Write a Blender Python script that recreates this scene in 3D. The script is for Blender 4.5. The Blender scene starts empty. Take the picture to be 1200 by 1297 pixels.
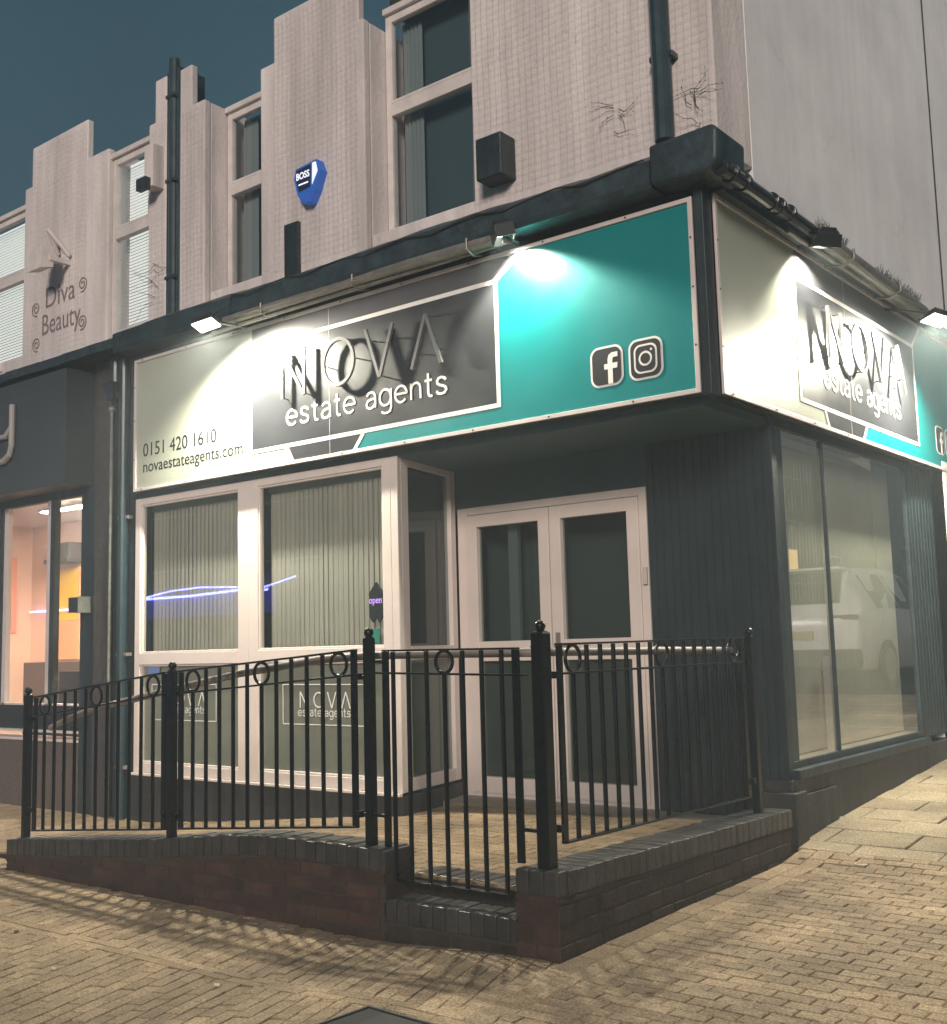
import bpy, math, random
from mathutils import Vector, Matrix
random.seed(7)
R = math.radians
SC = bpy.context.scene
COL = SC.collection

# ---------------------------------------------------------------- camera
cam_d = bpy.data.cameras.new("camera")
cam = bpy.data.objects.new("camera", cam_d)
COL.objects.link(cam)
yaw, pitch, roll = -0.670399, 0.1185073, -0.0261763
cy, sy, cp, sp, cr, sr = math.cos(yaw), math.sin(yaw), math.cos(pitch), math.sin(pitch), math.cos(roll), math.sin(roll)
fwd = Vector((cp*sy, cp*cy, sp)); right = Vector((cy, -sy, 0)); up = right.cross(fwd)
rr = cr*right + sr*up; uu = -sr*right + cr*up
mw = Matrix((rr, uu, -fwd)).transposed().to_4x4()
mw.translation = Vector((2.973, -5.976, 1.385))
cam.matrix_world = mw
cam_d.sensor_fit = 'HORIZONTAL'; cam_d.sensor_width = 36
cam_d.lens = 36*1430.049/1200
cam_d.clip_start = 0.05; cam_d.clip_end = 600
SC.camera = cam

# ---------------------------------------------------------------- world, night sky
w = bpy.data.worlds.new("World"); SC.world = w; w.use_nodes = True
nt = w.node_tree; bg = nt.nodes['Background']
tc = nt.nodes.new('ShaderNodeTexCoord'); nz = nt.nodes.new('ShaderNodeTexNoise')
nz.inputs['Scale'].default_value = 1.6; nz.inputs['Detail'].default_value = 5
ramp = nt.nodes.new('ShaderNodeValToRGB')
ramp.color_ramp.elements[0].position = .35; ramp.color_ramp.elements[0].color = (.008, .027, .039, 1)
ramp.color_ramp.elements[1].position = .75; ramp.color_ramp.elements[1].color = (.016, .048, .066, 1)
nt.links.new(tc.outputs['Generated'], nz.inputs['Vector']); nt.links.new(nz.outputs['Fac'], ramp.inputs[0])
nt.links.new(ramp.outputs[0], bg.inputs['Color']); bg.inputs['Strength'].default_value = 1.9

# ---------------------------------------------------------------- sodium street light glow (one soft sun)
sd = bpy.data.lights.new("street_glow", 'SUN'); sun = bpy.data.objects.new("street_glow", sd); COL.objects.link(sun)
sd.energy = 2.6; sd.angle = R(14); sd.color = (1, .85, .74)
sun.rotation_euler = Vector((-.56, 1, -.40)).to_track_quat('-Z', 'Y').to_euler()
SC.view_settings.view_transform = 'Standard'; SC.view_settings.look = 'None'
SC.view_settings.exposure = 0.18; SC.view_settings.gamma = 1
SC.cycles.max_bounces = 7; SC.cycles.transparent_max_bounces = 12
SC.cycles.sample_clamp_indirect = 4
SC.cycles.use_denoising = True

# ---------------------------------------------------------------- materials
def mat(name, col, rough=.6, metal=0, var=.0, vscale=6, bump=0, bscale=60, island=0, coat=0, col2=None, spec=.5, streak=False):
    m = bpy.data.materials.new(name); m.use_nodes = True
    t = m.node_tree; b = t.nodes['Principled BSDF']
    b.inputs['Base Color'].default_value = (*col, 1); b.inputs['Roughness'].default_value = rough
    b.inputs['Metallic'].default_value = metal; b.inputs['Specular IOR Level'].default_value = spec
    if coat: b.inputs['Coat Weight'].default_value = coat
    tcn = t.nodes.new('ShaderNodeTexCoord')
    last = None
    if var:
        mp = t.nodes.new('ShaderNodeMapping')
        if streak: mp.inputs['Scale'].default_value = (1, 1, .15)
        t.links.new(tcn.outputs['Object'], mp.inputs[0])
        n = t.nodes.new('ShaderNodeTexNoise'); n.inputs['Scale'].default_value = vscale
        n.inputs['Detail'].default_value = 8; n.inputs['Roughness'].default_value = .65
        t.links.new(mp.outputs[0], n.inputs['Vector'])
        cr_ = t.nodes.new('ShaderNodeValToRGB')
        a = col2 or tuple(c*(1-var) for c in col); z = tuple(min(1, c*(1+var*.6)) for c in col)
        cr_.color_ramp.elements[0].position = .34; cr_.color_ramp.elements[0].color = (*a, 1)
        cr_.color_ramp.elements[1].position = .66; cr_.color_ramp.elements[1].color = (*z, 1)
        t.links.new(n.outputs['Fac'], cr_.inputs[0]); last = cr_.outputs[0]
        rm = t.nodes.new('ShaderNodeMapRange'); rm.inputs['To Min'].default_value = max(.03, rough-.1); rm.inputs['To Max'].default_value = min(1, rough+.1)
        t.links.new(n.outputs['Fac'], rm.inputs[0]); t.links.new(rm.outputs[0], b.inputs['Roughness'])
    if island:
        g = t.nodes.new('ShaderNodeNewGeometry')
        mx = t.nodes.new('ShaderNodeMix'); mx.data_type = 'RGBA'; mx.blend_type = 'MULTIPLY'; mx.inputs[0].default_value = 1
        r2 = t.nodes.new('ShaderNodeValToRGB'); r2.color_ramp.elements[0].color = (1-island, 1-island*1.05, 1-island*1.1, 1); r2.color_ramp.elements[1].color = (1, 1, 1, 1)
        t.links.new(g.outputs['Random Per Island'], r2.inputs[0]); t.links.new(r2.outputs[0], mx.inputs[7])
        if last: t.links.new(last, mx.inputs[6])
        else: mx.inputs[6].default_value = (*col, 1)
        last = mx.outputs[2]
    if last: t.links.new(last, b.inputs['Base Color'])
    if bump:
        n2 = t.nodes.new('ShaderNodeTexNoise'); n2.inputs['Scale'].default_value = bscale; n2.inputs['Detail'].default_value = 6
        t.links.new(tcn.outputs['Object'], n2.inputs['Vector'])
        bp = t.nodes.new('ShaderNodeBump'); bp.inputs['Strength'].default_value = bump; bp.inputs['Distance'].default_value = .01
        t.links.new(n2.outputs['Fac'], bp.inputs['Height']); t.links.new(bp.outputs[0], b.inputs['Normal'])
    return m

def emit(name, col, s):
    m = bpy.data.materials.new(name); m.use_nodes = True; t = m.node_tree
    b = t.nodes['Principled BSDF']; b.inputs['Base Color'].default_value = (*col, 1)
    b.inputs['Emission Color'].default_value = (*col, 1); b.inputs['Emission Strength'].default_value = s
    return m

def glass(name, tint=(.8, .85, .83), base=.03, ior=1.6, rough=.01):
    m = bpy.data.materials.new(name); m.use_nodes = True; t = m.node_tree; t.nodes.clear()
    o = t.nodes.new('ShaderNodeOutputMaterial'); mx = t.nodes.new('ShaderNodeMixShader')
    tr = t.nodes.new('ShaderNodeBsdfTransparent'); tr.inputs[0].default_value = (*tint, 1)
    gl = t.nodes.new('ShaderNodeBsdfGlossy'); gl.inputs['Roughness'].default_value = rough; gl.inputs['Color'].default_value = (.95, .97, 1, 1)
    lw = t.nodes.new('ShaderNodeLayerWeight'); lw.inputs[0].default_value = .5
    pw = t.nodes.new('ShaderNodeMath'); pw.operation = 'POWER'; pw.inputs[1].default_value = 3.2
    ad = t.nodes.new('ShaderNodeMath'); ad.operation = 'MULTIPLY_ADD'; ad.inputs[1].default_value = ior-1; ad.inputs[2].default_value = base; ad.use_clamp = True
    t.links.new(lw.outputs['Facing'], pw.inputs[0]); t.links.new(pw.outputs[0], ad.inputs[0]); t.links.new(ad.outputs[0], mx.inputs[0])
    t.links.new(tr.outputs[0], mx.inputs[1]); t.links.new(gl.outputs[0], mx.inputs[2]); t.links.new(mx.outputs[0], o.inputs[0])
    return m

M = {}
M['render'] = mat('rendered_wall', (.76, .70, .69), .85, var=.24, vscale=2.2, bump=.6, bscale=28, streak=True)
M['gable'] = mat('gable_render', (.90, .90, .91), .8, var=.12, vscale=.9, bump=.3, bscale=16)
M['reveal'] = M['render']
M['dark_paint'] = mat('dark_painted_render', (.022, .038, .046), .5, var=.4, vscale=5, bump=.5, bscale=30)
M['plinth'] = mat('dark_plinth', (.035, .035, .036), .6, var=.35, vscale=4, bump=.5, bscale=25)
M['ribbed'] = mat('ribbed_cladding', (.020, .032, .038), .38, var=.25, vscale=4)
M['lead'] = mat('lead_cornice', (.028, .048, .058), .5, var=.55, vscale=7, bump=.8, bscale=18)
M['soffit'] = mat('teal_soffit', (.03, .075, .085), .55, var=.2, vscale=3)
M['upvc'] = mat('white_plastic_frame', (.74, .66, .62), .35, var=.06, vscale=3)
M['upvc_old'] = mat('old_window_frame', (.68, .63, .61), .5, var=.15, vscale=5)
M['glass'] = glass('shop_glass', base=.05, ior=1.8)
M['glass_side'] = glass('side_glass', base=.16, ior=2.1)
M['glass_dark'] = glass('door_glass', tint=(.55, .62, .6), base=.03, ior=1.5)
M['glass_lit'] = glass('lit_upper_glass', tint=(.92, .93, .92), base=.03, ior=1.5)
M['sky_back'] = mat('sky_reflection_backing', (.05, .085, .095), .9)  # sky reflection of the upper panes put into the backing's teal colour
M['glass_up'] = glass('upper_glass', tint=(.8, .85, .86), base=.08, ior=1.5)
M['blind'] = mat('fabric_blind', (.46, .42, .37), .9, var=.12, vscale=2, island=.06)
M['frost'] = mat('frosted_film', (.33, .315, .265), .7, var=.12, vscale=2)
M['door_film'] = mat('door_film', (.085, .095, .08), .7)
M['venetian'] = mat('venetian_slat', (.55, .56, .55), .6)
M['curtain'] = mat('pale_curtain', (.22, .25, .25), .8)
M['lit_room'] = emit('lit_upstairs_room', (.85, .88, .84), .75)
M['screen'] = mat('dark_door_screen', (.075, .095, .10), .8)
M['dark_room'] = mat('dark_interior', (.02, .024, .026), .9)
M['interior'] = mat('dim_interior', (.055, .06, .058), .8)
M['sign_grey'] = mat('sign_pale_vinyl', (.37, .395, .33), .35, var=.05, vscale=2)
M['sign_teal'] = mat('sign_teal_vinyl', (.003, .205, .215), .35, var=.05, vscale=2)
M['sign_dark'] = mat('sign_dark_vinyl', (.035, .037, .043), .32, var=.12, vscale=3)
M['sign_lit_dark'] = mat('sign_lit_band', (.085, .085, .095), .35, var=.1, vscale=3)  # same dark vinyl as the panel, strong lamplight put into the colour
M['sign_white'] = mat('sign_white_line', (.75, .73, .72), .4)
M['alu'] = mat('painted_trim', (.62, .56, .55), .35, var=.08, vscale=6)
M['letter'] = mat('brushed_letter', (.19, .19, .20), .3, metal=.4)
M['black'] = mat('black_paint', (.0035, .006, .008), .3, spec=.3, var=.3, vscale=20, bump=.12, bscale=90)
M['rust'] = mat('rust_patch', (.05, .02, .01), .9)
M['handrail'] = mat('galvanised_pipe', (.24, .21, .195), .55, metal=.1, var=.15, vscale=12)
M['pipe'] = mat('grey_duct', (.30, .29, .26), .35, metal=.4, var=.3, vscale=9, bump=.2, bscale=30)
M['pipe_black'] = mat('black_duct', (.02, .025, .03), .12, var=.2, vscale=9)
M['downpipe'] = mat('dark_downpipe', (.02, .045, .058), .32, var=.25, vscale=8)
M['pipe_grey'] = mat('weathered_pipe', (.20, .21, .19), .4, var=.35, vscale=10)
M['spike'] = mat('bird_spike', (.10, .10, .09), .5)
M['cable'] = mat('black_cable', (.02, .02, .022), .5)
M['housing'] = mat('lamp_housing', (.03, .035, .035), .35, metal=.3)
M['lens'] = emit('lamp_lens', (1, .96, .82), 14)
M['brick'] = mat('red_brick', (.062, .031, .022), .75, var=.45, vscale=9, bump=.7, bscale=40, island=.45)
M['brick_shaded'] = mat('shaded_brick', (.040, .028, .019), .75, var=.5, vscale=7, bump=.7, bscale=40, island=.4)  # darker copy of the red brick, shade of the side faces in its colour
M['coping'] = mat('blue_coping_brick', (.045, .045, .045), .38, var=.4, vscale=9, bump=.4, bscale=50, island=.35)
M['mortar'] = mat('dark_mortar', (.04, .034, .028), .95, bump=.6, bscale=80)
M['joint'] = mat('joint_sand', (.022, .016, .010), 1, bump=.6, bscale=90)
M['asphalt'] = mat('asphalt', (.05, .05, .048), .9, var=.2, vscale=3, bump=.5, bscale=120)
M['concrete'] = mat('floor_concrete', (.26, .22, .17), .8, var=.2, vscale=4, bump=.3, bscale=60)

def weather(m, crack=.9, cscale=.55, streak=.25, stops=(.012, .02)):
    t = m.node_tree; bs = t.nodes['Principled BSDF']; src = bs.inputs['Base Color'].links[0].from_socket
    tcn = [n for n in t.nodes if n.type == 'TEX_COORD'][0]
    nz_ = t.nodes.new('ShaderNodeTexNoise'); nz_.inputs['Scale'].default_value = 2.6; nz_.inputs['Detail'].default_value = 7; t.links.new(tcn.outputs['Object'], nz_.inputs[0])
    mv = t.nodes.new('ShaderNodeVectorMath'); mv.operation = 'MULTIPLY_ADD'; mv.inputs[1].default_value = (.55, .55, .55)
    t.links.new(nz_.outputs['Color'], mv.inputs[0]); t.links.new(tcn.outputs['Object'], mv.inputs[2])
    vo = t.nodes.new('ShaderNodeTexVoronoi'); vo.feature = 'DISTANCE_TO_EDGE'; vo.inputs['Scale'].default_value = cscale; t.links.new(mv.outputs[0], vo.inputs['Vector'])
    n4 = t.nodes.new('ShaderNodeTexNoise'); n4.inputs['Scale'].default_value = .8; t.links.new(tcn.outputs['Object'], n4.inputs[0])
    mr = t.nodes.new('ShaderNodeMapRange'); mr.inputs['From Min'].default_value = .0; mr.inputs['From Max'].default_value = stops[0]; mr.inputs['To Min'].default_value = 1-crack; mr.inputs['To Max'].default_value = 1
    t.links.new(vo.outputs['Distance'], mr.inputs[0])
    mk = t.nodes.new('ShaderNodeMapRange'); mk.inputs['From Min'].default_value = .48; mk.inputs['From Max'].default_value = .56; t.links.new(n4.outputs['Fac'], mk.inputs[0])
    mxa = t.nodes.new('ShaderNodeMix'); mxa.data_type = 'FLOAT'; mxa.inputs[2].default_value = 1
    t.links.new(mk.outputs[0], mxa.inputs[0]); t.links.new(mr.outputs[0], mxa.inputs[3])
    mp_ = t.nodes.new('ShaderNodeMapping'); mp_.inputs['Scale'].default_value = (9, 9, .45); t.links.new(tcn.outputs['Object'], mp_.inputs[0])
    n5 = t.nodes.new('ShaderNodeTexNoise'); n5.inputs['Scale'].default_value = 1; n5.inputs['Detail'].default_value = 5; t.links.new(mp_.outputs[0], n5.inputs[0])
    ms = t.nodes.new('ShaderNodeMapRange'); ms.inputs['From Min'].default_value = .38; ms.inputs['From Max'].default_value = .60; ms.inputs['To Min'].default_value = 1-streak; ms.inputs['To Max'].default_value = 1
    t.links.new(n5.outputs['Fac'], ms.inputs[0])
    ml = t.nodes.new('ShaderNodeMath'); ml.operation = 'MULTIPLY'; t.links.new(mxa.outputs[0], ml.inputs[0]); t.links.new(ms.outputs[0], ml.inputs[1])
    mm = t.nodes.new('ShaderNodeMix'); mm.data_type = 'RGBA'; mm.blend_type = 'MULTIPLY'; mm.inputs[0].default_value = 1
    cc = t.nodes.new('ShaderNodeCombineColor')
    for k in range(3): t.links.new(ml.outputs[0], cc.inputs[k])
    t.links.new(src, mm.inputs[6]); t.links.new(cc.outputs[0], mm.inputs[7]); t.links.new(mm.outputs[2], bs.inputs['Base Color'])
weather(M['render'], .13, .8, .10, (.006, .01)); weather(M['gable'], .13, .45, .04, (.005, .01))
weather(M['plinth'], .6, 2.0, .4); weather(M['dark_paint'], .3, 2.5, .45)

def paver_mat(name, a, b, spot=.62):
    m = mat(name, a, .8, var=.42, vscale=1.3, bump=.7, bscale=130, island=.30)
    t = m.node_tree; bs = t.nodes['Principled BSDF']
    src = bs.inputs['Base Color'].links[0].from_socket
    tcn = [n for n in t.nodes if n.type == 'TEX_COORD'][0]
    # fine grit, plus small pale chewing-gum marks and lichen spots
    n = t.nodes.new('ShaderNodeTexNoise'); n.inputs['Scale'].default_value = 95; n.inputs['Detail'].default_value = 3
    t.links.new(tcn.outputs['Object'], n.inputs[0])
    r = t.nodes.new('ShaderNodeValToRGB'); r.color_ramp.elements[0].position = .36; r.color_ramp.elements[0].color = (.50, .48, .46, 1)
    r.color_ramp.elements[1].position = .66; r.color_ramp.elements[1].color = (1.15, 1.15, 1.12, 1)
    t.links.new(n.outputs['Fac'], r.inputs[0])
    mx = t.nodes.new('ShaderNodeMix'); mx.data_type = 'RGBA'; mx.blend_type = 'MULTIPLY'; mx.inputs[0].default_value = 1
    t.links.new(src, mx.inputs[6]); t.links.new(r.outputs[0], mx.inputs[7])
    v = t.nodes.new('ShaderNodeTexVoronoi'); v.inputs['Scale'].default_value = 5.5
    t.links.new(tcn.outputs['Object'], v.inputs['Vector'])
    n3 = t.nodes.new('ShaderNodeTexNoise'); n3.inputs['Scale'].default_value = 40; t.links.new(tcn.outputs['Object'], n3.inputs[0])
    ad = t.nodes.new('ShaderNodeMath'); ad.operation = 'MULTIPLY_ADD'; ad.inputs[1].default_value = .06
    t.links.new(n3.outputs['Fac'], ad.inputs[0]); t.links.new(v.outputs['Distance'], ad.inputs[2])
    lt = t.nodes.new('ShaderNodeMath'); lt.operation = 'LESS_THAN'; lt.inputs[1].default_value = .078
    t.links.new(ad.outputs[0], lt.inputs[0])
    m2 = t.nodes.new('ShaderNodeMix'); m2.data_type = 'RGBA'; m2.inputs[7].default_value = (*b, 1)
    ml = t.nodes.new('ShaderNodeMath'); ml.operation = 'MULTIPLY'; ml.inputs[1].default_value = spot
    t.links.new(lt.outputs[0], ml.inputs[0]); t.links.new(ml.outputs[0], m2.inputs[0]); t.links.new(mx.outputs[2], m2.inputs[6])
    t.links.new(m2.outputs[2], bs.inputs['Base Color'])
    return m
M['paver'] = paver_mat('paving_brick', (.46, .345, .225), (.64, .57, .46))
M['slab'] = paver_mat('paving_slab', (.46, .38, .265), (.6, .53, .42))
M['floor_brick'] = paver_mat('floor_brick', (.36, .26, .16), (.4, .32, .23))

# ---------------------------------------------------------------- mesh helpers
HAZE = .0095
ORG = {}
def sheet(mb, u0, u1, v0, v1, fn, d): return mb.add([fn(u0, v0, d), fn(u1, v0, d), fn(u1, v1, d), fn(u0, v1, d)], [(0, 1, 2, 3)])
def split_build(boxes, name, m, parent, **k):
    for fn_ in boxes: mb_ = MB(); fn_(mb_); mb_.build(name, m, parent, **k)
class MB:
    def __init__(s): s.v = []; s.f = []
    def add(s, vs, fs):
        o = len(s.v); s.v += [tuple(p) for p in vs]; s.f += [tuple(i+o for i in f) for f in fs]; return s
    def box(s, x0, x1, y0, y1, z0, z1):
        if x0 > x1: x0, x1 = x1, x0
        if y0 > y1: y0, y1 = y1, y0
        if z0 > z1: z0, z1 = z1, z0
        return s.add([(x0,y0,z0),(x1,y0,z0),(x1,y1,z0),(x0,y1,z0),(x0,y0,z1),(x1,y0,z1),(x1,y1,z1),(x0,y1,z1)],
                     [(0,3,2,1),(4,5,6,7),(0,1,5,4),(1,2,6,5),(2,3,7,6),(3,0,4,7)])
    def hexa(s, b, t):     # four bottom, four top corners, counter-clockwise seen from above
        return s.add(list(b)+list(t), [(0,3,2,1),(4,5,6,7),(0,1,5,4),(1,2,6,5),(2,3,7,6),(3,0,4,7)])
    def prism(s, poly, fn, d0, d1):    # polygon in (u,v) ccw, mapped by fn(u,v,d)
        n = len(poly); a = sum(poly[i][0]*poly[(i+1) % n][1]-poly[(i+1) % n][0]*poly[i][1] for i in range(n))
        if a < 0: poly = poly[::-1]
        vs = [fn(u, v, d0) for u, v in poly] + [fn(u, v, d1) for u, v in poly]
        fs = [tuple(range(n))[::-1], tuple(range(n, 2*n))] + [(i, (i+1) % n, n+(i+1) % n, n+i) for i in range(n)]
        return s.add(vs, fs)
    def bar(s, p, q, wd, fn, d0, d1):  # straight stroke of width wd in the (u,v) plane
        px, py = p; qx, qy = q; L = math.hypot(qx-px, qy-py); nx, ny = -(qy-py)/L*wd/2, (qx-px)/L*wd/2
        return s.prism([(px-nx, py-ny), (qx-nx, qy-ny), (qx+nx, qy+ny), (px+nx, py+ny)], fn, d0, d1)
    def tube(s, pts, r, n=10, cap=True):
        pts = [Vector(p) for p in pts]; rings = []; prev = None
        for i, p in enumerate(pts):
            d = (pts[min(i+1, len(pts)-1)]-pts[max(i-1, 0)]).normalized()
            a = prev if prev else (Vector((0, 0, 1)) if abs(d.z) < .9 else Vector((1, 0, 0)))
            x = (a - d*a.dot(d)).normalized(); y = d.cross(x); prev = x
            ri = r[i] if isinstance(r, (list, tuple)) else r
            rings.append([p + x*math.cos(2*math.pi*k/n)*ri + y*math.sin(2*math.pi*k/n)*ri for k in range(n)])
        o = len(s.v)
        for g in rings: s.v += [tuple(q) for q in g]
        for i in range(len(rings)-1):
            for k in range(n): s.f.append((o+i*n+k, o+i*n+(k+1) % n, o+(i+1)*n+(k+1) % n, o+(i+1)*n+k))
        if cap:
            s.f.append(tuple(o+k for k in range(n))[::-1]); s.f.append(tuple(o+(len(rings)-1)*n+k for k in range(n)))
        return s
    def ball(s, c, r, n=12, m=8, sc=(1, 1, 1)):
        vs = []; fs = []
        for i in range(m+1):
            th = math.pi*i/m
            for k in range(n): vs.append((c[0]+sc[0]*r*math.sin(th)*math.cos(2*math.pi*k/n), c[1]+sc[1]*r*math.sin(th)*math.sin(2*math.pi*k/n), c[2]+sc[2]*r*math.cos(th)))
        for i in range(m):
            for k in range(n): fs.append((i*n+k, (i+1)*n+k, (i+1)*n+(k+1) % n, i*n+(k+1) % n))
        return s.add(vs, fs)
    def ring(s, c, R_, r, fn=None, n=28, m=8):    # torus in the (u,v) plane of fn, centre c=(u,v,d)
        o = len(s.v)
        for i in range(n):
            a = 2*math.pi*i/n
            for k in range(m):
                b = 2*math.pi*k/m; rad = R_+r*math.cos(b)
                s.v.append(tuple(fn(c[0]+rad*math.cos(a), c[1]+rad*math.sin(a), c[2]+r*math.sin(b))))
        for i in range(n):
            for k in range(m): s.f.append((o+i*m+k, o+((i+1) % n)*m+k, o+((i+1) % n)*m+(k+1) % m, o+i*m+(k+1) % m))
        return s
    def build(s, name, m, parent=None, bevel=0, smooth=False, **k):
        me = bpy.data.meshes.new(name)
        if parent is not None: org = ORG[parent.name]
        elif s.v:
            xs = [p[0] for p in s.v]; ys = [p[1] for p in s.v]; zs = [p[2] for p in s.v]
            org = Vector(((min(xs)+max(xs))/2, (min(ys)+max(ys))/2, min(zs)))
        me.from_pydata([tuple(Vector(p)-org) for p in s.v], [], s.f); me.update()
        me.materials.append(m)
        o = bpy.data.objects.new(name, me); COL.objects.link(o)
        if parent is not None: o.parent = parent
        else: o.location = org
        ORG[o.name] = org
        if smooth:
            for p in me.polygons: p.use_smooth = True
            try: me.set_sharp_from_angle(angle=R(40))
            except Exception: pass
        if bevel:
            b = o.modifiers.new('bevel', 'BEVEL'); b.width = bevel; b.segments = 2; b.limit_method = 'ANGLE'
        for kk, vv in k.items(): o[kk] = vv
        return o

def thing(name, label, cat, loc, group=None):
    e = bpy.data.objects.new(name, None); COL.objects.link(e); e.location = loc; e.empty_display_size = .2
    ORG[e.name] = Vector(loc); e['label'] = label; e['category'] = cat
    if group: e['group'] = group
    return e
def tag(o, label, cat, group=None):
    o['label'] = label; o['category'] = cat
    if group: o['group'] = group
    return o

def text_geo(txt, space=1.0, fat=0):
    c = bpy.data.curves.new('txt', 'FONT'); c.body = txt; c.size = 1; c.resolution_u = 4; c.space_character = space; c.offset = fat
    o = bpy.data.objects.new('txt', c); COL.objects.link(o)
    dg = bpy.context.evaluated_depsgraph_get(); dg.update()
    me = bpy.data.meshes.new_from_object(o.evaluated_get(dg))
    vs = [tuple(v.co) for v in me.vertices]; fs = [tuple(p.vertices) for p in me.polygons]
    bpy.data.objects.remove(o); bpy.data.meshes.remove(me); bpy.data.curves.remove(c)
    return vs, fs
def text(mb, txt, u0, u1, vbase, fn, d, hgt=None, space=1.0, cap='x', depth=.0015, fat=0, slope=0):
    """txt from u0 to u1, baseline vbase; hgt = height of the lower-case x (cap='x') or capital (cap='H')"""
    vs, fs = text_geo(txt, space, fat)
    xs = [v[0] for v in vs]; a, b = min(xs), max(xs); sx = (u1-u0)/(b-a)
    ref, _ = text_geo(cap, 1, fat); rh = max(v[1] for v in ref)
    sv = hgt/rh if hgt else sx
    n = len(vs)
    P = [((v[0]-a)*sx+u0, v[1]*sv+vbase+slope*(v[0]-a)*sx) for v in vs]
    front = [fn(p[0], p[1], d+depth) for p in P]; back = [fn(p[0], p[1], d) for p in P]
    from collections import Counter
    cnt = Counter()
    for f in fs:
        for i in range(len(f)): cnt[(f[i], f[(i+1) % len(f)])] += 1
    side = [(e[1], e[0], e[0]+n, e[1]+n) for e in cnt if (e[1], e[0]) not in cnt]
    mb.add(front+back, list(fs)+[tuple(i+n for i in f[::-1]) for f in fs]+[(s_[0], s_[1], s_[2], s_[3]) for s_ in side])

def ribbon(mb, pts, wd, fn, d0, d1, closed=False):
    n = len(pts); L_ = []; R_ = []
    for i in range(n):
        a = pts[(i-1) % n] if closed or i > 0 else pts[i]; b = pts[(i+1) % n] if closed or i < n-1 else pts[i]
        dx, dy = b[0]-a[0], b[1]-a[1]; l = math.hypot(dx, dy) or 1; nx, ny = -dy/l*wd/2, dx/l*wd/2
        k = 1.0
        if (closed or 0 < i < n-1):
            e = (pts[i][0]-a[0], pts[i][1]-a[1]); le = math.hypot(*e) or 1; c = abs(e[0]*dx+e[1]*dy)/(le*l); k = 1/max(.6, c)
        L_.append((pts[i][0]+nx*k, pts[i][1]+ny*k)); R_.append((pts[i][0]-nx*k, pts[i][1]-ny*k))
    V = [fn(p[0], p[1], d1) for p in L_]+[fn(p[0], p[1], d1) for p in R_]+[fn(p[0], p[1], d0) for p in L_]+[fn(p[0], p[1], d0) for p in R_]; F = []
    for i in range(n if closed else n-1):
        j = (i+1) % n
        F += [(n+i, n+j, j, i), (2*n+i, i, j, 2*n+j), (3*n+i, 3*n+j, n+j, n+i), (2*n+i, 2*n+j, 3*n+j, 3*n+i)]
    if not closed: F += [(0, 2*n, 3*n, n), (n-1, 2*n-1, 4*n-1, 3*n-1)]
    mb.add(V, F)
def arc(cx, cy__, rx, ry, a0, a1, n=18): return [(cx+rx*math.cos(R(a0+(a1-a0)*i/n)), cy__+ry*math.sin(R(a0+(a1-a0)*i/n))) for i in range(n+1)]
GL = {'e': (.86, [[(.02, .52), (.84, .52)]+arc(.43, .5, .42, .5, 4, 318)]),
      's': (.72, [[(.66, .80), (.56, .94), (.37, 1.0), (.17, .95), (.08, .80), (.10, .66), (.24, .56), (.50, .46), (.65, .35), (.69, .20), (.60, .06), (.38, 0), (.14, .05), (.03, .20)]]),
      't': (.50, [[(.23, 1.40), (.23, .22), (.28, .06), (.38, .0), (.50, .01)], [(0, .97), (.48, .97)]]),
      'a': (.76, [[(.08, .80), (.20, .95), (.40, 1.0), (.60, .93), (.70, .74), (.71, 0)], [(.70, .57), (.38, .55), (.14, .47), (.04, .29), (.08, .10), (.26, 0), (.46, .02), (.62, .14), (.70, .30)]]),
      'g': (.86, [arc(.42, .5, .41, .5, 0, 360), [(.84, 1.0), (.84, -.18), (.76, -.38), (.56, -.48), (.32, -.47), (.12, -.36)]]),
      'n': (.72, [[(.03, 0), (.03, 1.0)], [(.03, .62), (.10, .84), (.27, .97), (.46, .98), (.62, .86), (.68, .64), (.68, 0)]]),
      ' ': (.30, [])}
def mono(mb, txt, u0, u1, vb, xh, fn, d, sw, dep, space=.27):
    W = sum(GL[c][0] for c in txt)+space*(len(txt)-1); k = (u1-u0)/W; u = u0
    for c in txt:
        for i, pl in enumerate(GL[c][1]): ribbon(mb, [(u+p[0]*k, vb+p[1]*xh) for p in pl], sw, fn, d, d+dep*(1-.12*i))
        u += (GL[c][0]+space)*k

# plane maps: (u, v, d) -> world, d is outwards
def front_at(y): return lambda u, v, d: (u, y-d, v)
def side_at(x): return lambda u, v, d: (x+d, u, v)

def smooth01(t): t = max(0, min(1, t)); return t*t*(3-2*t)
def interp(x, pts):
    if x <= pts[0][0]: return pts[0][1]
    for (a, b), (c, d) in zip(pts, pts[1:]):
        if x <= c: return b+(d-b)*(x-a)/(c-a)
    return pts[-1][1]
GY = [(-60, -.9), (-12, -.09), (-6, -.02), (-1.8, .02), (.5, .062), (.95, .125), (1.5, .175), (4.2, .35), (60, 3.5), (300, 5)]
def ground(x, y):
    k = smooth01((x+1.2)/1.2)
    return -.032*(1-k) + interp(y, GY)*k + (0 if k > 0 or y < 6 else 0)

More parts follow.
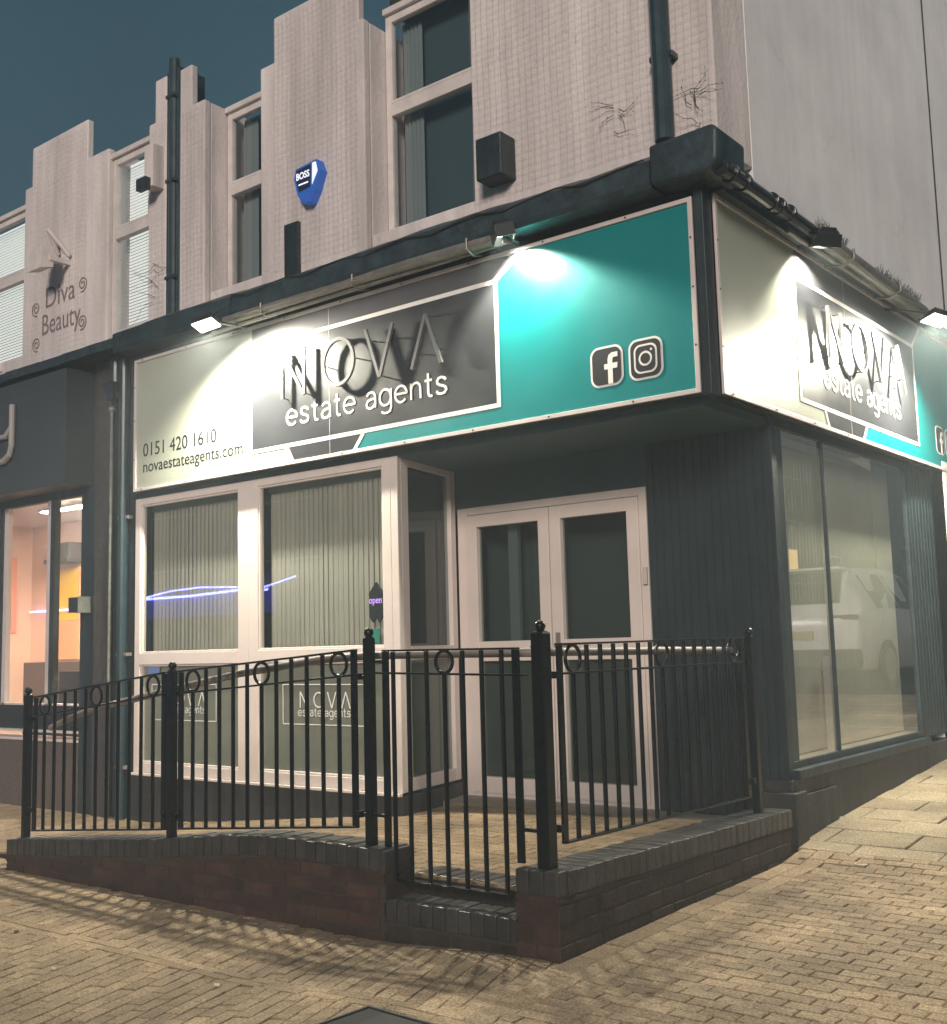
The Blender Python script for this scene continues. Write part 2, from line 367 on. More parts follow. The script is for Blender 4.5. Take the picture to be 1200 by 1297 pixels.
# ---------------------------------------------------------------- ground, road, paving
mb = MB()
xs = [-300, -120, -60, -30, -20, -14, -10, -7, -5, -3.5, -2.4, -1.6, -1.2, -.9, -.6, -.3, 0, .6, 1.4, 2.5, 4, 6, 9, 14, 20, 35, 60, 120, 300]
ys = [-300, -120, -60, -30, -18, -12, -9, -6, -4.5, -3.5, -2.5, -1.8, -1, -.4, .1, .5, .7, .95, 1.2, 1.5, 2.2, 3, 4.2, 6, 9, 14, 25, 45, 60, 120, 300]
vs = [(x, y, ground(x, y)-.022) for y in ys for x in xs]; nx = len(xs)
mb.add(vs, [(j*nx+i, j*nx+i+1, (j+1)*nx+i+1, (j+1)*nx+i) for j in range(len(ys)-1) for i in range(nx-1)])
mb.build('ground', M['joint'], kind='structure')

def clip(poly, rect):
    x0, x1, y0, y1 = rect
    for ax, lim, sg in ((0, x0, 1), (0, x1, -1), (1, y0, 1), (1, y1, -1)):
        out = []
        for i in range(len(poly)):
            p, q = poly[i], poly[(i+1) % len(poly)]
            a, b = sg*(p[ax]-lim), sg*(q[ax]-lim)
            if a >= 0: out.append(p)
            if a*b < 0:
                t = a/(a-b); out.append((p[0]+(q[0]-p[0])*t, p[1]+(q[1]-p[1])*t))
        poly = out
        if len(poly) < 3: return None
    return poly
def area(p): return abs(sum(p[i][0]*p[(i+1) % len(p)][1]-p[(i+1) % len(p)][0]*p[i][1] for i in range(len(p))))/2
def inset(p, d):
    n = len(p); c = (sum(q[0] for q in p)/n, sum(q[1] for q in p)/n); out = []
    for q in p:
        L = math.hypot(q[0]-c[0], q[1]-c[1]); k = max(0, 1-d*1.25/max(L, .001)); out.append((c[0]+(q[0]-c[0])*k, c[1]+(q[1]-c[1])*k))
    return out
def pave(mb, rect, ang, bl, bw, zf, gap=.005, jit=.0022, thick=.016, bev=.004):
    x0, x1, y0, y1 = rect; ca, sa = math.cos(ang), math.sin(ang)
    cx, cy_ = (x0+x1)/2, (y0+y1)/2; D = math.hypot(x1-x0, y1-y0)/2+bl
    nr = int(D/bw)+1; nc = int(D/bl)+1
    for j in range(-nr, nr+1):
        off = (j % 2)*bl/2 + random.uniform(-.03, .03)*bl*2.2
        for i in range(-nc, nc+1):
            u0 = i*bl+off; v0 = j*bw; g = gap/2+random.uniform(0, .001)
            q = [(u0+g, v0+g), (u0+bl-g, v0+g), (u0+bl-g, v0+bw-g), (u0+g, v0+bw-g)]
            th = random.gauss(0, .006)
            mu, mv = u0+bl/2, v0+bw/2
            q = [(mu+(a-mu)-(b-mv)*th, mv+(b-mv)+(a-mu)*th) for a, b in q]
            q = [(cx+a*ca-b*sa, cy_+a*sa+b*ca) for a, b in q]
            q = clip(q, rect)
            if not q or area(q) < bl*bw*.08: continue
            n = len(q)
            if sum(q[k][0]*q[(k+1) % n][1]-q[(k+1) % n][0]*q[k][1] for k in range(n)) < 0: q = q[::-1]
            dz = random.uniform(-jit, jit); tx, ty = random.gauss(0, .008), random.gauss(0, .008)
            mx_, my_ = sum(p[0] for p in q)/n, sum(p[1] for p in q)/n
            z = lambda p: zf(p[0], p[1])+dz+(p[0]-mx_)*tx+(p[1]-my_)*ty
            ins = inset(q, bev)
            V = [(p[0], p[1], z(p)) for p in ins]+[(p[0], p[1], z(p)-bev*.8) for p in q]+[(p[0], p[1], z(p)-thick-.01) for p in q]
            F = [tuple(range(n))]+[(n+k, n+(k+1) % n, (k+1) % n, k) for k in range(n)]+[(2*n+k, 2*n+(k+1) % n, n+(k+1) % n, n+k) for k in range(n)]
            mb.add(V, F)
A17 = math.pi/2+R(17)
zg = lambda x, y: ground(x, y)
mb = MB()
pave(mb, (-9.5, .28, -2.56, -1.815), A17, .158, .080, zg)
pave(mb, (-9.5, -4.49, -1.815, .02), A17, .158, .080, zg)
pave(mb, (-9.5, .28, -2.67, -2.56), 0, .24, .11, zg)
pave(mb, (-6.5, .28, -5.2, -2.67), A17, .158, .080, zg)
pave(mb, (.30, 4.4, -5.2, .80), R(-2), .158, .080, zg)
pave(mb, (.085, .30, -1.96, .80), math.pi/2, .22, .215, zg)
pave(mb, (.085, .30, -5.2, -1.96), A17, .158, .080, zg)
mb.build('pavement', M['paver'], kind='structure')
mb = MB()
pave(mb, (.0, 4.4, .80, 9), R(-1), .50, .33, zg, gap=.007, jit=.004, bev=.006)
mb.build('slab_pavement', M['slab'], kind='structure')
mb = MB()    # carriageway of the side street and the street behind the camera
for (a, b, c, d) in ((1.98, 9, 9.02, 120), (4.42, 9, -9, 9), (-60, 60, -13, -7)):
    yy = [c+(d-c)*i/40 for i in range(41)]; V = []
    for y in yy: V += [(a, y, ground(a, y)-.012), (b, y, ground(b, y)-.012)]
    mb.add(V, [(2*i, 2*i+1, 2*i+3, 2*i+2) for i in range(40)])
mb.build('road', M['asphalt'], kind='structure')

# ---------------------------------------------------------------- corner building
B = thing('corner_shop', 'pale rendered two-storey corner shop with dark ribbed cladding, teal fascia signs and white double doors', 'building', (-2.6, 2.5, 0))
# upper front wall with stepped top, jambs 0.25 deep
def stepped(mb, prof, y0, y1, zb):
    """prof = list of (x, ztop) breakpoints left to right (x start, z until next)"""
    for (xa, z), (xb, _) in zip(prof, prof[1:]):
        if z is None: continue
        mb.box(xa, xb, y0, y1, zb, z)
YU = .02
mb = MB()
fp = front_at(YU)
mb.prism([(-5.04, 4.28), (-4.69, 4.28), (-4.69, 6.25), (-4.87, 6.25), (-4.87, 6.64), (-5.04, 6.64)], fp, -.07, 0); mb.box(-5.04, -4.692, YU+.071, .5, 4.28, 6.245)
mb.prism([(-3.95, 4.30), (-2.75, 4.30), (-2.75, 6.26), (-2.80, 6.26), (-2.80, 6.65), (-3.78, 6.65), (-3.78, 6.26), (-3.95, 6.26)], fp, -.07, 0); mb.box(-3.948, -2.752, YU+.071, .5, 4.30, 6.255)
mb.box(-1.70, .16, YU, .5, 4.33, 9.5)
mb.box(-4.69, -3.95, YU+.06, .5, 4.28, 4.50); mb.box(-2.75, -1.70, YU+.06, .5, 4.30, 4.52)
mb.build('upper_wall', M['render'], B, bevel=.012)
mb = MB(); mb.box(-5.0, -1.7, .5, .62, 4.2, 6.1); mb.box(-2.72, -1.7, .30, .5, 6.40, 6.62)
mb.build('wall_core', M['dark_room'], B)
# gable side wall
mb = MB(); mb.box(-.3, .16, .503, 14, 4.05, 9.5); mb.box(-.3, .10, 4.3, 14, .2, 4.05)
mb.build('gable_wall', M['gable'], B)
mb = MB(); mb.box(.097, .168, .02, 5.2, 4.043, 4.13); mb.build('glow_cover', M['lead'], B, bevel=.004)  # dark strip added to cover the lamp glow along the gable's lower edge
mb = MB(); mb.tube([(.172, 4.55, 9.4), (.17, 4.52, 6.5), (.172, 4.5, 4.3)], .006, 6); mb.build('wall_cable', M['cable'], B)
# dark recess notch and painted strip on the upper wall
mb = MB(); mb.box(-3.63, -3.47, YU-.035, YU+.02, 4.30, 4.80); mb.build('painted_pipe_box', M['dark_paint'], B, bevel=.004)
# cornice with sloping lead top
def wedge(mb, x0, x1, yb, yf, z0, z1, zt):
    mb.hexa([(x0, yf, z0), (x1, yf, z0), (x1, yb, z0), (x0, yb, z0)], [(x0, yf, z1), (x1, yf, z1), (x1, yb, zt), (x0, yb, zt)])
mb = MB()
n = 90; V = []
for i in range(n+1):
    x = -5.62+(5.62-.16)*i/n; h = .010*math.sin(x*2.3)+.004*math.sin(x*11)+random.uniform(-.002, .002); yf = -.27+.006*math.sin(x*3.1+1)+random.uniform(-.0015, .0015)
    V += [(x, .10, 4.065), (x, yf+.02, 4.062), (x, yf, 4.10+h*.4), (x, yf+.006, 4.235+h), (x, yf+.03, 4.25+h), (x, .10, 4.42+h+.02*i/n)]
F = [(i*6+k, i*6+(k+1) % 6, (i+1)*6+(k+1) % 6, (i+1)*6+k) for i in range(n) for k in range(6)]
mb.add(V, F+[(5, 4, 3, 2, 1, 0), tuple(n*6+k for k in range(6))])
mb.build('cornice', M['lead'], B)
mb = MB()
mb.prism([(-.16, 4.075), (.20, 4.065), (.275, 4.12), (.285, 4.30), (.25, 4.335), (-.16, 4.32)], front_at(.12), 0, .38)
mb.build('cornice_end', M['lead'], B, bevel=.02)
# fascia backing, corner board, soffit
mb = MB(); mb.box(-5.62, .02, -.06, .30, 2.82, 4.063); mb.box(-.3, .06, .30, 6.2, 2.83, 4.045); mb.build('fascia_backing', M['dark_paint'], B)
mb = MB(); mb.box(.035, .095, -.10, .015, 2.80, 4.085); mb.build('corner_board', M['dark_paint'], B, bevel=.004)
mb = MB(); mb.box(-2.66, -.02, .02, .90, 2.76, 2.818); mb.box(-5.62, -2.66, .02, .12, 2.755, 2.818); mb.build('soffit', M['soffit'], B)
# recess back wall above the doors, ribbed cladding
YD = .894
mb = MB(); mb.box(-2.72, -.93, YD+.02, YD+.2, 2.47, 2.78); mb.build('recess_wall', M['soffit'], B)
def ribs(mb, u0, u1, v0, v1, fn, pitch=.062, dep=.011):
    n = round((u1-u0)/pitch); p = (u1-u0)/n; pr = []
    for i in range(n):
        a = u0+i*p; pr += [(a, 0), (a+p*.30, 0), (a+p*.38, dep), (a+p*.92, dep)]
    pr.append((u1, 0)); V = []
    for (u, d) in pr: V += [fn(u, v0, d), fn(u, v1, d)]
    mb.add(V, [(2*i, 2*i+2, 2*i+3, 2*i+1) for i in range(len(pr)-1)])
    mb.add([fn(u0, v0, 0), fn(u1, v0, 0), fn(u1, v0, -.03), fn(u0, v0, -.03)], [(0, 1, 2, 3)])
mb = MB()
ribs(mb, -.93, 0, .26, 2.76, front_at(YD)); mb.box(-.93, -.012, YD+.003, YD+.2, .26, 2.76)
mb.build('ribbed_cladding', M['ribbed'], B)
mb = MB(); ribs(mb, 3.60, 4.28, .56, 2.84, side_at(-.0), .09, .005); mb.box(-.2, -.003, 3.59, 4.3, .56, 2.84); mb.build('ribbed_cladding', M['ribbed'], B)
mb = MB(); mb.box(-.028, .008, YD-.012, .955, .52, 2.83); mb.build('corner_trim', M['dark_paint'], B, bevel=.003)
mb = MB(); mb.box(-.25, .03, YD-.03, 4.32, -.1, .50); mb.box(-.25, .075, .80, .98, -.1, .43); mb.box(-.2, .05, 1.0, 1.55, -.1, .40)
mb.build('side_plinth', M['plinth'], B, bevel=.006)
mb = MB(); mb.box(-.06, .055, .93, 3.62, .50, .56); mb.build('window_sill', M['dark_paint'], B, bevel=.006)
mb = MB(); mb.prism([(4.30, .0), (4.75, .0), (4.75, 2.9), (4.30, 2.9)], side_at(-.05), 0, .16); mb.build('end_pier', M['render'], B, bevel=.01)
mb = MB(); mb.box(-.1, .03, 4.75, 12, 0, 4.0); mb.build('rear_side_wall', M['dark_paint'], B)

# white shop windows in the front
def frame_rect(mb, u0, u1, v0, v1, wl, wr, wb, wt, fn, d0, d1):
    e = .0
    mb.prism([(u0, v0), (u0+wl, v0), (u0+wl, v1), (u0, v1)], fn, d0, d1)
    mb.prism([(u1-wr, v0), (u1, v0), (u1, v1), (u1-wr, v1)], fn, d0, d1)
    mb.prism([(u0+wl, v0), (u1-wr, v0), (u1-wr, v0+wb), (u0+wl, v0+wb)], fn, d0, d1-.001)
    mb.prism([(u0+wl, v1-wt), (u1-wr, v1-wt), (u1-wr, v1), (u0+wl, v1)], fn, d0, d1-.001)
def rect(mb, u0, u1, v0, v1, fn, d0, d1): mb.prism([(u0, v0), (u1, v0), (u1, v1), (u0, v1)], fn, d0, d1)
FY = front_at(0)
def white_window(u0, u1, v0, v1, vr0, vr1, fn, fw=(.07, .07, .07, .06), film=True, blinds=True):
    mb = MB(); frame_rect(mb, u0, u1, v0, v1, *fw, fn, -.07, 0)
    rect(mb, u0+fw[0], u1-fw[1], vr0, vr1, fn, -.065, .004)
    # glazing beads
    for a, b in ((v0+fw[2], vr0), (vr1, v1-fw[3])):
        frame_rect(mb, u0+fw[0], u1-fw[1], a, b, .016, .016, .016, .016, fn, -.05, -.012)
    wdw = mb.build('shop_window', M['upvc'], B, bevel=.004)
    for a, b in ((v0+fw[2], vr0), (vr1, v1-fw[3])):
        mb = MB(); sheet(mb, u0+fw[0], u1-fw[1], a, b, fn, -.034); mb.build('pane', M['glass'], wdw)
    if film:
        mb = MB(); rect(mb, u0+fw[0], u1-fw[1], v0+fw[2], vr0, fn, -.05, -.045); mb.build('frosted_film', M['frost'], wdw)
    if blinds:
        mb = MB(); vertical_blind(mb, u0+fw[0]+.01, u1-fw[1]-.01, vr1+.01, v1-fw[3]-.05, fn, -.14)
        mb.build('vertical_blind', M['blind'], wdw)
        mb = MB(); rect(mb, u0+fw[0], u1-fw[1], v1-fw[3]-.05, v1-fw[3]+.02, fn, -.17, -.12); mb.build('blind_rail', M['curtain'], wdw)
    return wdw
def vertical_blind(mb, u0, u1, v0, v1, fn, d, pitch=.055, openness=(.06, .2)):
    n = int((u1-u0)/pitch)
    for i in range(n+1):
        c = u0+(i+.5)*(u1-u0)/(n+1); a = random.uniform(*openness); hw = .034
        for s0, s1, c0, c1 in ((-1, 0, 0, .005), (0, 1, .005, 0)):
            p = [(c+s0*hw*math.cos(a), d+s0*hw*math.sin(a)+c0), (c+s1*hw*math.cos(a), d+s1*hw*math.sin(a)+c1)]
            mb.add([fn(p[0][0], v0, p[0][1]), fn(p[1][0], v0, p[1][1]), fn(p[1][0], v1, p[1][1]), fn(p[0][0], v1, p[0][1])], [(0, 1, 2, 3)])
w1 = white_window(-5.625, -4.095, .375, 2.77, 1.30, 1.40, FY, (.075, .13, .085, .06))
w2 = white_window(-4.093, -2.53, .375, 2.77, 1.30, 1.40, FY, (.11, .085, .085, .06))
mb = MB(); mb.box(-5.64, -2.46, -.035, .0, .355, .375); w0 = mb.build('window_ledge', M['upvc'], B, bevel=.003)
# corner post and splayed side light
SA = Vector((-2.46, 0, 0)); SB = Vector((-2.645, .885, 0)); sdv = (SB-SA).normalized(); sn = Vector((sdv.y, -sdv.x, 0))
def splay(u, v, d): p = SA+sdv*u+sn*d; return (p.x, p.y, v)
mb = MB(); mb.hexa([(-2.528, 0, .375), (-2.46, 0, .375), splay(.05, .375, 0), (-2.53, .07, .375)], [(-2.528, 0, 2.77), (-2.46, 0, 2.77), splay(.05, 2.77, 0), (-2.53, .07, 2.77)])
mb.build('corner_post', M['upvc'], B, bevel=.004)
LS = (SB-SA).length
mb = MB(); frame_rect(mb, .052, LS-.01, .375, 2.77, .10, .08, .09, .05, splay, -.06, 0); rect(mb, .152, LS-.09, 1.30, 1.40, splay, -.058, .003)
sw = mb.build('side_window', M['upvc'], B, bevel=.004)
for a, b in ((.465, 1.30), (1.40, 2.72)):
    mb = MB(); sheet(mb, .152, LS-.09, a, b, splay, -.034); mb.build('pane', M['glass_dark'], sw)
mb = MB(); rect(mb, .152, LS-.09, 1.40, 2.72, splay, -.10, -.095); mb.build('blind', M['interior'], sw)
mb = MB(); rect(mb, .152, LS-.09, .465, 1.30, splay, -.06, -.055); mb.build('frosted_film', M['frost'], sw)
# plinth below windows
mb = MB(); mb.box(-5.66, -2.50, -.015, .25, -.2, .353)
mb.hexa([(-2.50, -.012, -.1), (-2.447, -.012, -.1), splay(LS, -.1, .012), (-2.8, .88, -.1)], [(-2.50, -.012, .353), (-2.447, -.012, .353), splay(LS, .353, .012), (-2.8, .88, .353)])
mb.build('front_plinth', M['plinth'], B, bevel=.005)
# decals on the lower panes
def logo(mb, u0, u1, vt, vb, fn, d, sw_=.012, dep=.001, gaps=True):
    """the four capital strokes N O V and an A without its crossbar, spaced between u0 and u1"""
    W = u1-u0; H = vt-vb; lw = W*.165
    x = u0
    mb.bar((x+sw_/2, vb), (x+sw_/2, vt), sw_, fn, d, d+dep); mb.bar((x+lw-sw_/2, vb), (x+lw-sw_/2, vt), sw_, fn, d, d+dep*.96)
    mb.bar((x+sw_*.6, vt-.001), (x+lw-sw_*.6, vb+.001), sw_, fn, d, d+dep*.92)
    c = u0+W*.385; ro, ri = .5, .5
    ribbon(mb, arc(c, (vt+vb)/2, W*.105-sw_/2, H/2-sw_/2, 0, 350, 35), sw_, fn, d, d+dep, closed=True)
    x = u0+W*.56
    mb.bar((x, vt), (x+lw/2, vb), sw_, fn, d, d+dep); mb.bar((x+lw, vt), (x+lw/2, vb), sw_, fn, d, d+dep*.95)
    x = u0+W*.835
    mb.bar((x, vb), (x+lw/2, vt), sw_, fn, d, d+dep); mb.bar((x+lw, vb), (x+lw/2, vt), sw_, fn, d, d+dep*.95)
for wd, u in ((w1, -5.40), (w2, -3.72)):
    mb = MB(); fn = FY
    logo(mb, u+.19, u+.73, 1.075, .955, fn, -.026, .011)
    mono(mb, 'estate agents', u+.17, u+.73, .893, .042, fn, -.026, .0065, .001)
    for p, q in (((u, .83), (u+.87, .83)), ((u+.87, .83), (u+.87, 1.13)), ((u+.87, 1.13), (u, 1.13)), ((u, 1.13), (u, .83))): mb.bar(p, q, .008, fn, -.027, -.0262)
    mb.build('window_decal', M['sign_white'], wd)
# little stickers
mb = MB(); rect(mb, -2.77, -2.68, 1.43, 1.53, FY, -.026, -.024); mb.build('sticker', mat('green_sticker', (.03, .2, .15), .4), w2)
mb = MB(); rect(mb, -5.46, -5.29, 1.22, 1.29, FY, -.026, -.024); mb.build('sticker', mat('blue_sticker', (.18, .28, .6), .4), w1)
# doors
FD = front_at(YD)
mb = MB(); frame_rect(mb, -2.64, -.94, .255, 2.465, .10, .06, .03, .06, FD, -.07, 0); door_frame = mb.build('door_frame', M['upvc'], B, bevel=.004)
for (a, b, hs) in ((-2.538, -1.765, 1), (-1.755, -1.002, -1)):
    mb = MB(); frame_rect(mb, a, b, .285, 2.40, .095, .095, .12, .095, FD, -.055, .012)
    rect(mb, a+.095, b-.095, 1.27, 1.42, FD, -.05, .010)
    d = mb.build('door', M['upvc'], B, bevel=.004)
    for v0, v1 in ((.405, 1.27), (1.42, 2.305)):
        mb = MB(); sheet(mb, a+.095, b-.095, v0, v1, FD, -.03); mb.build('pane', M['glass_dark'], d)
    mb = MB()
    hx = b-.05 if hs > 0 else a+.05
    mb.prism([(hx-.018, 1.25), (hx+.018, 1.25), (hx+.018, 1.47), (hx-.018, 1.47)], FD, .012, .022)
    mb.tube([FD(hx, 1.37, .02), FD(hx, 1.37, .06), FD(hx-.11*hs, 1.37, .06)], .009, 8); mb.build('handle', M['handrail'], d, smooth=True)
    mb = MB(); rect(mb, a+.095, b-.095, .405, 1.27, FD, -.05, -.045); mb.build('frosted_film', M['door_film'], d)
mb = MB(); mb.box(-2.64, -.94, YD-.10, YD+.1, .2, .256); mb.build('door_threshold', M['handrail'], B, bevel=.003)
mb = MB(); mb.box(-.975, -.945, YD-.025, YD-.001, 1.78, 1.90); mb.build('door_sensor', M['alu'], B, bevel=.003)
# interior shell of the shop
mb = MB(); mb.box(-5.6, -.2, 3.9, 4.0, -.1, 4.0); mb.box(-5.7, -5.62, .26, 4, -.1, 4.0); mb.box(-5.6, -.1, .3, 4, 2.83, 2.9); mb.box(-5.6, -.15, .95, 4, -.1, .25)
mb.build('interior_wall', M['interior'], B)
mb = MB(); mb.box(-2.22, -2.13, YD+.10, YD+.14, .3, 2.4); mb.build('post_reflection', M['curtain'], B)  # reflection of the corner post modelled as a pale strip behind the glass
mb = MB(); mb.box(-2.58, -1.0, YD+.30, YD+.32, .28, 2.42); mb.build('inner_screen', M['screen'], B)
# side street window with blinds
FS = side_at(0)
mb = MB(); frame_rect(mb, .955, 3.60, .56, 2.83, .025, .03, .045, .06, FS, -.03, .0); rect(mb, 1.771, 1.789, .605, 2.77, FS, -.024, .002)
sw2 = mb.build('side_street_window', M['dark_paint'], B, bevel=.003)
for a, b in ((.980, 1.771), (1.789, 3.57)):
    mb = MB(); sheet(mb, a, b, .605, 2.77, FS, -.018); mb.build('pane', M['glass_side'], sw2)
mb = MB(); vertical_blind(mb, .96, 3.80, .61, 2.78, FS, -.16, .06, (.03, .10)); mb.build('vertical_blind', mat('side_blind', (.66, .61, .51), .9, var=.1, vscale=2, island=.05), sw2)
mb = MB(); mb.box(-.15, -.035, .96, 3.58, .57, .60); mb.build('inner_sill', M['upvc'], sw2)
mb = MB(); mb.box(-.11, -.06, 1.82, 1.92, .60, 1.25); mb.build('inner_mullion', M['upvc'], sw2)
# upper windows
def upper_window(u0, u1, v0, v1, y, style, parent):
    fn = front_at(y); mb = MB(); vm = v0+(v1-v0)*.555
    frame_rect(mb, u0, u1, v0, v1, .055, .045, .045, .08, fn, -.06, 0)
    rect(mb, u0+.055, u1-.045, vm-.05, vm+.05, fn, -.055, .008)
    frame_rect(mb, u0+.055, u1-.045, vm+.05, v1-.08, .018, .018, .025, .025, fn, -.04, .010)
    rect(mb, u0-.005, u1+.005, v1-.03, v1+.02, fn, 0, .03)
    wd = mb.build('upper_window', M['upvc_old'], parent, bevel=.003)
    for a, b in ((v0+.045, vm-.05), (vm+.05, v1-.08)):
        m_ = MB(); sheet(m_, u0+.055, u1-.045, a, b, fn, -.02); m_.build('pane', M['glass_lit' if style == 'blind' else 'glass_up'], wd)
    if style == 'blind':
        m_ = MB(); z = v0+.06
        while z < v1-.12:
            m_.add([fn(u0+.08, z, -.09), fn(u1-.06, z, -.09), fn(u1-.06, z+.026, -.115), fn(u0+.08, z+.026, -.115)], [(0, 1, 2, 3)]); z += .031
        m_.build('venetian_blind', M['venetian'], wd)
    else:
        m_ = MB(); n = 10
        for i in range(n):
            a = u0+.10+.20*i/n; b = u0+.10+.20*(i+1)/n; da = -.10-.02*(i % 2); db = -.10-.02*((i+1) % 2)
            m_.add([fn(a, v0+.05, da), fn(b, v0+.05, db), fn(b, v1-.12, db), fn(a, v1-.12, da)], [(0, 1, 2, 3)])
        m_.build('curtain', M['curtain'], wd)
    m_ = MB(); rect(m_, u0+.03, u1-.03, v0+.04, v1-.04, fn, -.18, -.17); m_.build('sky_tint_backing' if style != 'blind' else 'lit_room', M['sky_back'] if style != 'blind' else M['lit_room'], wd)
upper_window(-4.68, -3.953, 4.52, 6.22, .27, 'curtain', B)
upper_window(-2.745, -1.703, 4.54, 6.40, .27, 'curtain', B)

# ---------------------------------------------------------------- neighbouring salon building
N = thing('salon_building', 'pale rendered neighbour shop with painted beauty lettering upstairs and glazed salon front', 'building', (-8, 2, 0))
mb = MB()
mb.prism([(-5.50, 4.2), (-5.235, 4.2), (-5.235, 6.66), (-5.41, 6.66), (-5.41, 6.26), (-5.50, 6.26)], fp, -.07, 0); mb.box(-5.50, -5.237, YU+.071, .5, 4.2, 6.255)
mb.prism([(-7.64, 4.2), (-6.14, 4.2), (-6.14, 6.24), (-6.50, 6.24), (-6.50, 6.65), (-7.51, 6.65), (-7.51, 6.24), (-7.64, 6.24)], fp, -.07, 0); mb.box(-7.638, -6.142, YU+.071, .5, 4.2, 6.235)
mb.box(-6.14, -5.50, YU+.06, .5, 4.2, 4.36); mb.box(-9.6, -7.64, YU+.06, .5, 4.2, 4.50)
mb.build('upper_wall', M['render'], N, bevel=.012)
mb = MB(); mb.box(-12, -5.235, .5, .62, 4.2, 6.05); mb.build('wall_core', M['dark_room'], N)
upper_window(-6.135, -5.503, 4.38, 6.16, .07, 'blind', N)
upper_window(-8.75, -7.645, 4.45, 6.10, .10, 'blind', N)
mb = MB()
for i in range(20):
    a = -9.6+(9.6-5.63)*i/20; b = -9.6+(9.6-5.63)*(i+1)/20
    wedge(mb, a, b, .10, -.27+random.uniform(-.008, .008), 4.11, 4.20, 4.30)
mb.build('cornice', M['lead'], N, bevel=.006)
mb = MB(); mb.box(-6.22, -5.98, -.03, .3, -.1, 4.11); mb.build('pilaster', mat('brown_pilaster', (.06, .052, .055), .6, var=.35, vscale=14, bump=.5, bscale=30), N, bevel=.006)
mb = MB(); mb.box(-5.98, -5.64, .02, .3, -.1, 4.11); mb.build('party_strip', M['dark_paint'], N)
mb = MB(); mb.box(-6.48, -6.225, -.0, .25, -.1, 4.11); mb.box(-9.6, -6.48, .0, .25, 2.985, 4.11); mb.box(-9.6, -6.482, .01, .08, 2.90, 2.984); mb.build('shop_front_frame', M['dark_paint'], N, bevel=.005)
mb = MB(); mb.box(-9.6, -6.48, .0, .2, -.1, .60); mb.build('stall_riser', mat('brown_tile_riser', (.11, .085, .075), .5, var=.3, vscale=30, bump=.6, bscale=25), N)
mb = MB(); mb.box(-9.6, -6.482, -.03, .2, .60, .625); mb.box(-9.6, -6.482, -.02, .2, .68, .70); mb.build('ledge', M['alu'], N)
mb = MB(); mb.box(-9.6, -6.483, .03, .15, .70, .93); mb.build('lower_panel', mat('dark_glass_panel', (.02, .02, .03), .12), N)
mb = MB()
mb.box(-7.065, -7.005, .0, .05, .93, 2.90); mb.box(-7.86, -7.79, .0, .05, .93, 2.90)
mb.box(-9.6, -6.482, .0, .05, .93, .95)
fr = mb.build('salon_window', M['alu'], N, bevel=.003)
mb = MB(); sheet(mb, -9.55, -6.48, .93, 2.985, front_at(0), -.04); mb.build('pane', glass('salon_glass', tint=(.95, .95, .95), base=.0, ior=1.3), fr)
mb = MB(); mb.box(-7.004, -6.93, .0, .06, .93, 2.90); mb.build('dark_mullion', M['dark_paint'], fr)
mb = MB(); mb.box(-7.96, -7.885, .0, .06, .93, 2.90); mb.build('dark_mullion', M['dark_paint'], fr)
salmon = mat('salmon_wall', (.80, .52, .36), .8, var=.06, vscale=2)
mb = MB(); mb.box(-12.6, -5.99, 3.0, 3.1, -.1, 3.4); mb.box(-12.7, -12.5, .2, 3.0, -.1, 3.4); mb.box(-6.2, -5.99, .3, 3, -.1, 3.4); mb.build('salon_wall', salmon, N)
mb = MB(); mb.box(-12.6, -5.99, .2, 3.0, 3.30, 3.4); mb.build('salon_ceiling', mat('salon_ceiling_paint', (.75, .62, .55), .8), N)
mb = MB(); mb.box(-12.6, -5.99, .2, 3.0, -.1, .02); mb.build('salon_floor', M['interior'], N)
mb = MB(); mb.box(-12.5, -6.25, 2.90, 2.997, .02, 1.32); mb.build('dado_panel', mat('brown_dado', (.10, .065, .055), .5), N)

def item(name, label, cat, parts, group=None, smooth=False):
    """parts: list of (part name, MB, material)"""
    allv = [p for _, m_, _ in parts for p in m_.v]
    xs_ = [p[0] for p in allv]; ys_ = [p[1] for p in allv]; zs_ = [p[2] for p in allv]
    t = thing(name, label, cat, ((min(xs_)+max(xs_))/2, (min(ys_)+max(ys_))/2, min(zs_)), group)
    for pn, m_, mt in parts: m_.build(pn, mt, t, bevel=.003)
    return t
# things in the salon
a = MB(); a.box(-10.5, -9.0, 1.9, 2.06, 3.262, 3.298); b_ = MB(); b_.box(-10.47, -9.03, 1.93, 2.03, 3.252, 3.261)
item('ceiling_light', 'bright white strip light on the salon ceiling', 'ceiling light', [('housing', a, M['alu']), ('tube', b_, emit('salon_tube', (1, .90, .78), 230))])
a = MB(); a.box(-8.9, -7.9, 1.2, 1.34, 3.262, 3.298); b_ = MB(); b_.box(-8.87, -7.93, 1.22, 1.32, 3.252, 3.261)
item('ceiling_light', 'added unseen strip light brightening the salon from the ceiling near the glass', 'ceiling light', [('housing', a, M['alu']), ('tube', b_, emit('salon_fill_tube', (1, .80, .60), 620))])  # second strip added out of view to brighten the room
a = MB(); rect(a, -11.75, -11.20, 1.35, 2.64, front_at(2.995), 0, .03); b_ = MB(); rect(b_, -11.72, -11.23, 1.9, 2.6, front_at(2.995), .03, .034)
item('wall_poster', 'yellow and orange poster on the salon back wall beneath the dark unit', 'poster', [('board', a, mat('orange_board', (.8, .42, .2), .5)), ('print', b_, mat('yellow_print', (.9, .55, .03), .5))])
a = MB(); a.box(-11.72, -11.18, 2.78, 2.99, 2.76, 2.98); b_ = MB(); b_.box(-11.75, -11.15, 2.74, 2.99, 2.70, 2.757)
item('wall_unit', 'dark grey wall heater above the yellow poster', 'heater', [('casing', a, mat('dark_unit', (.06, .05, .05), .5)), ('grille', b_, M['housing'])])
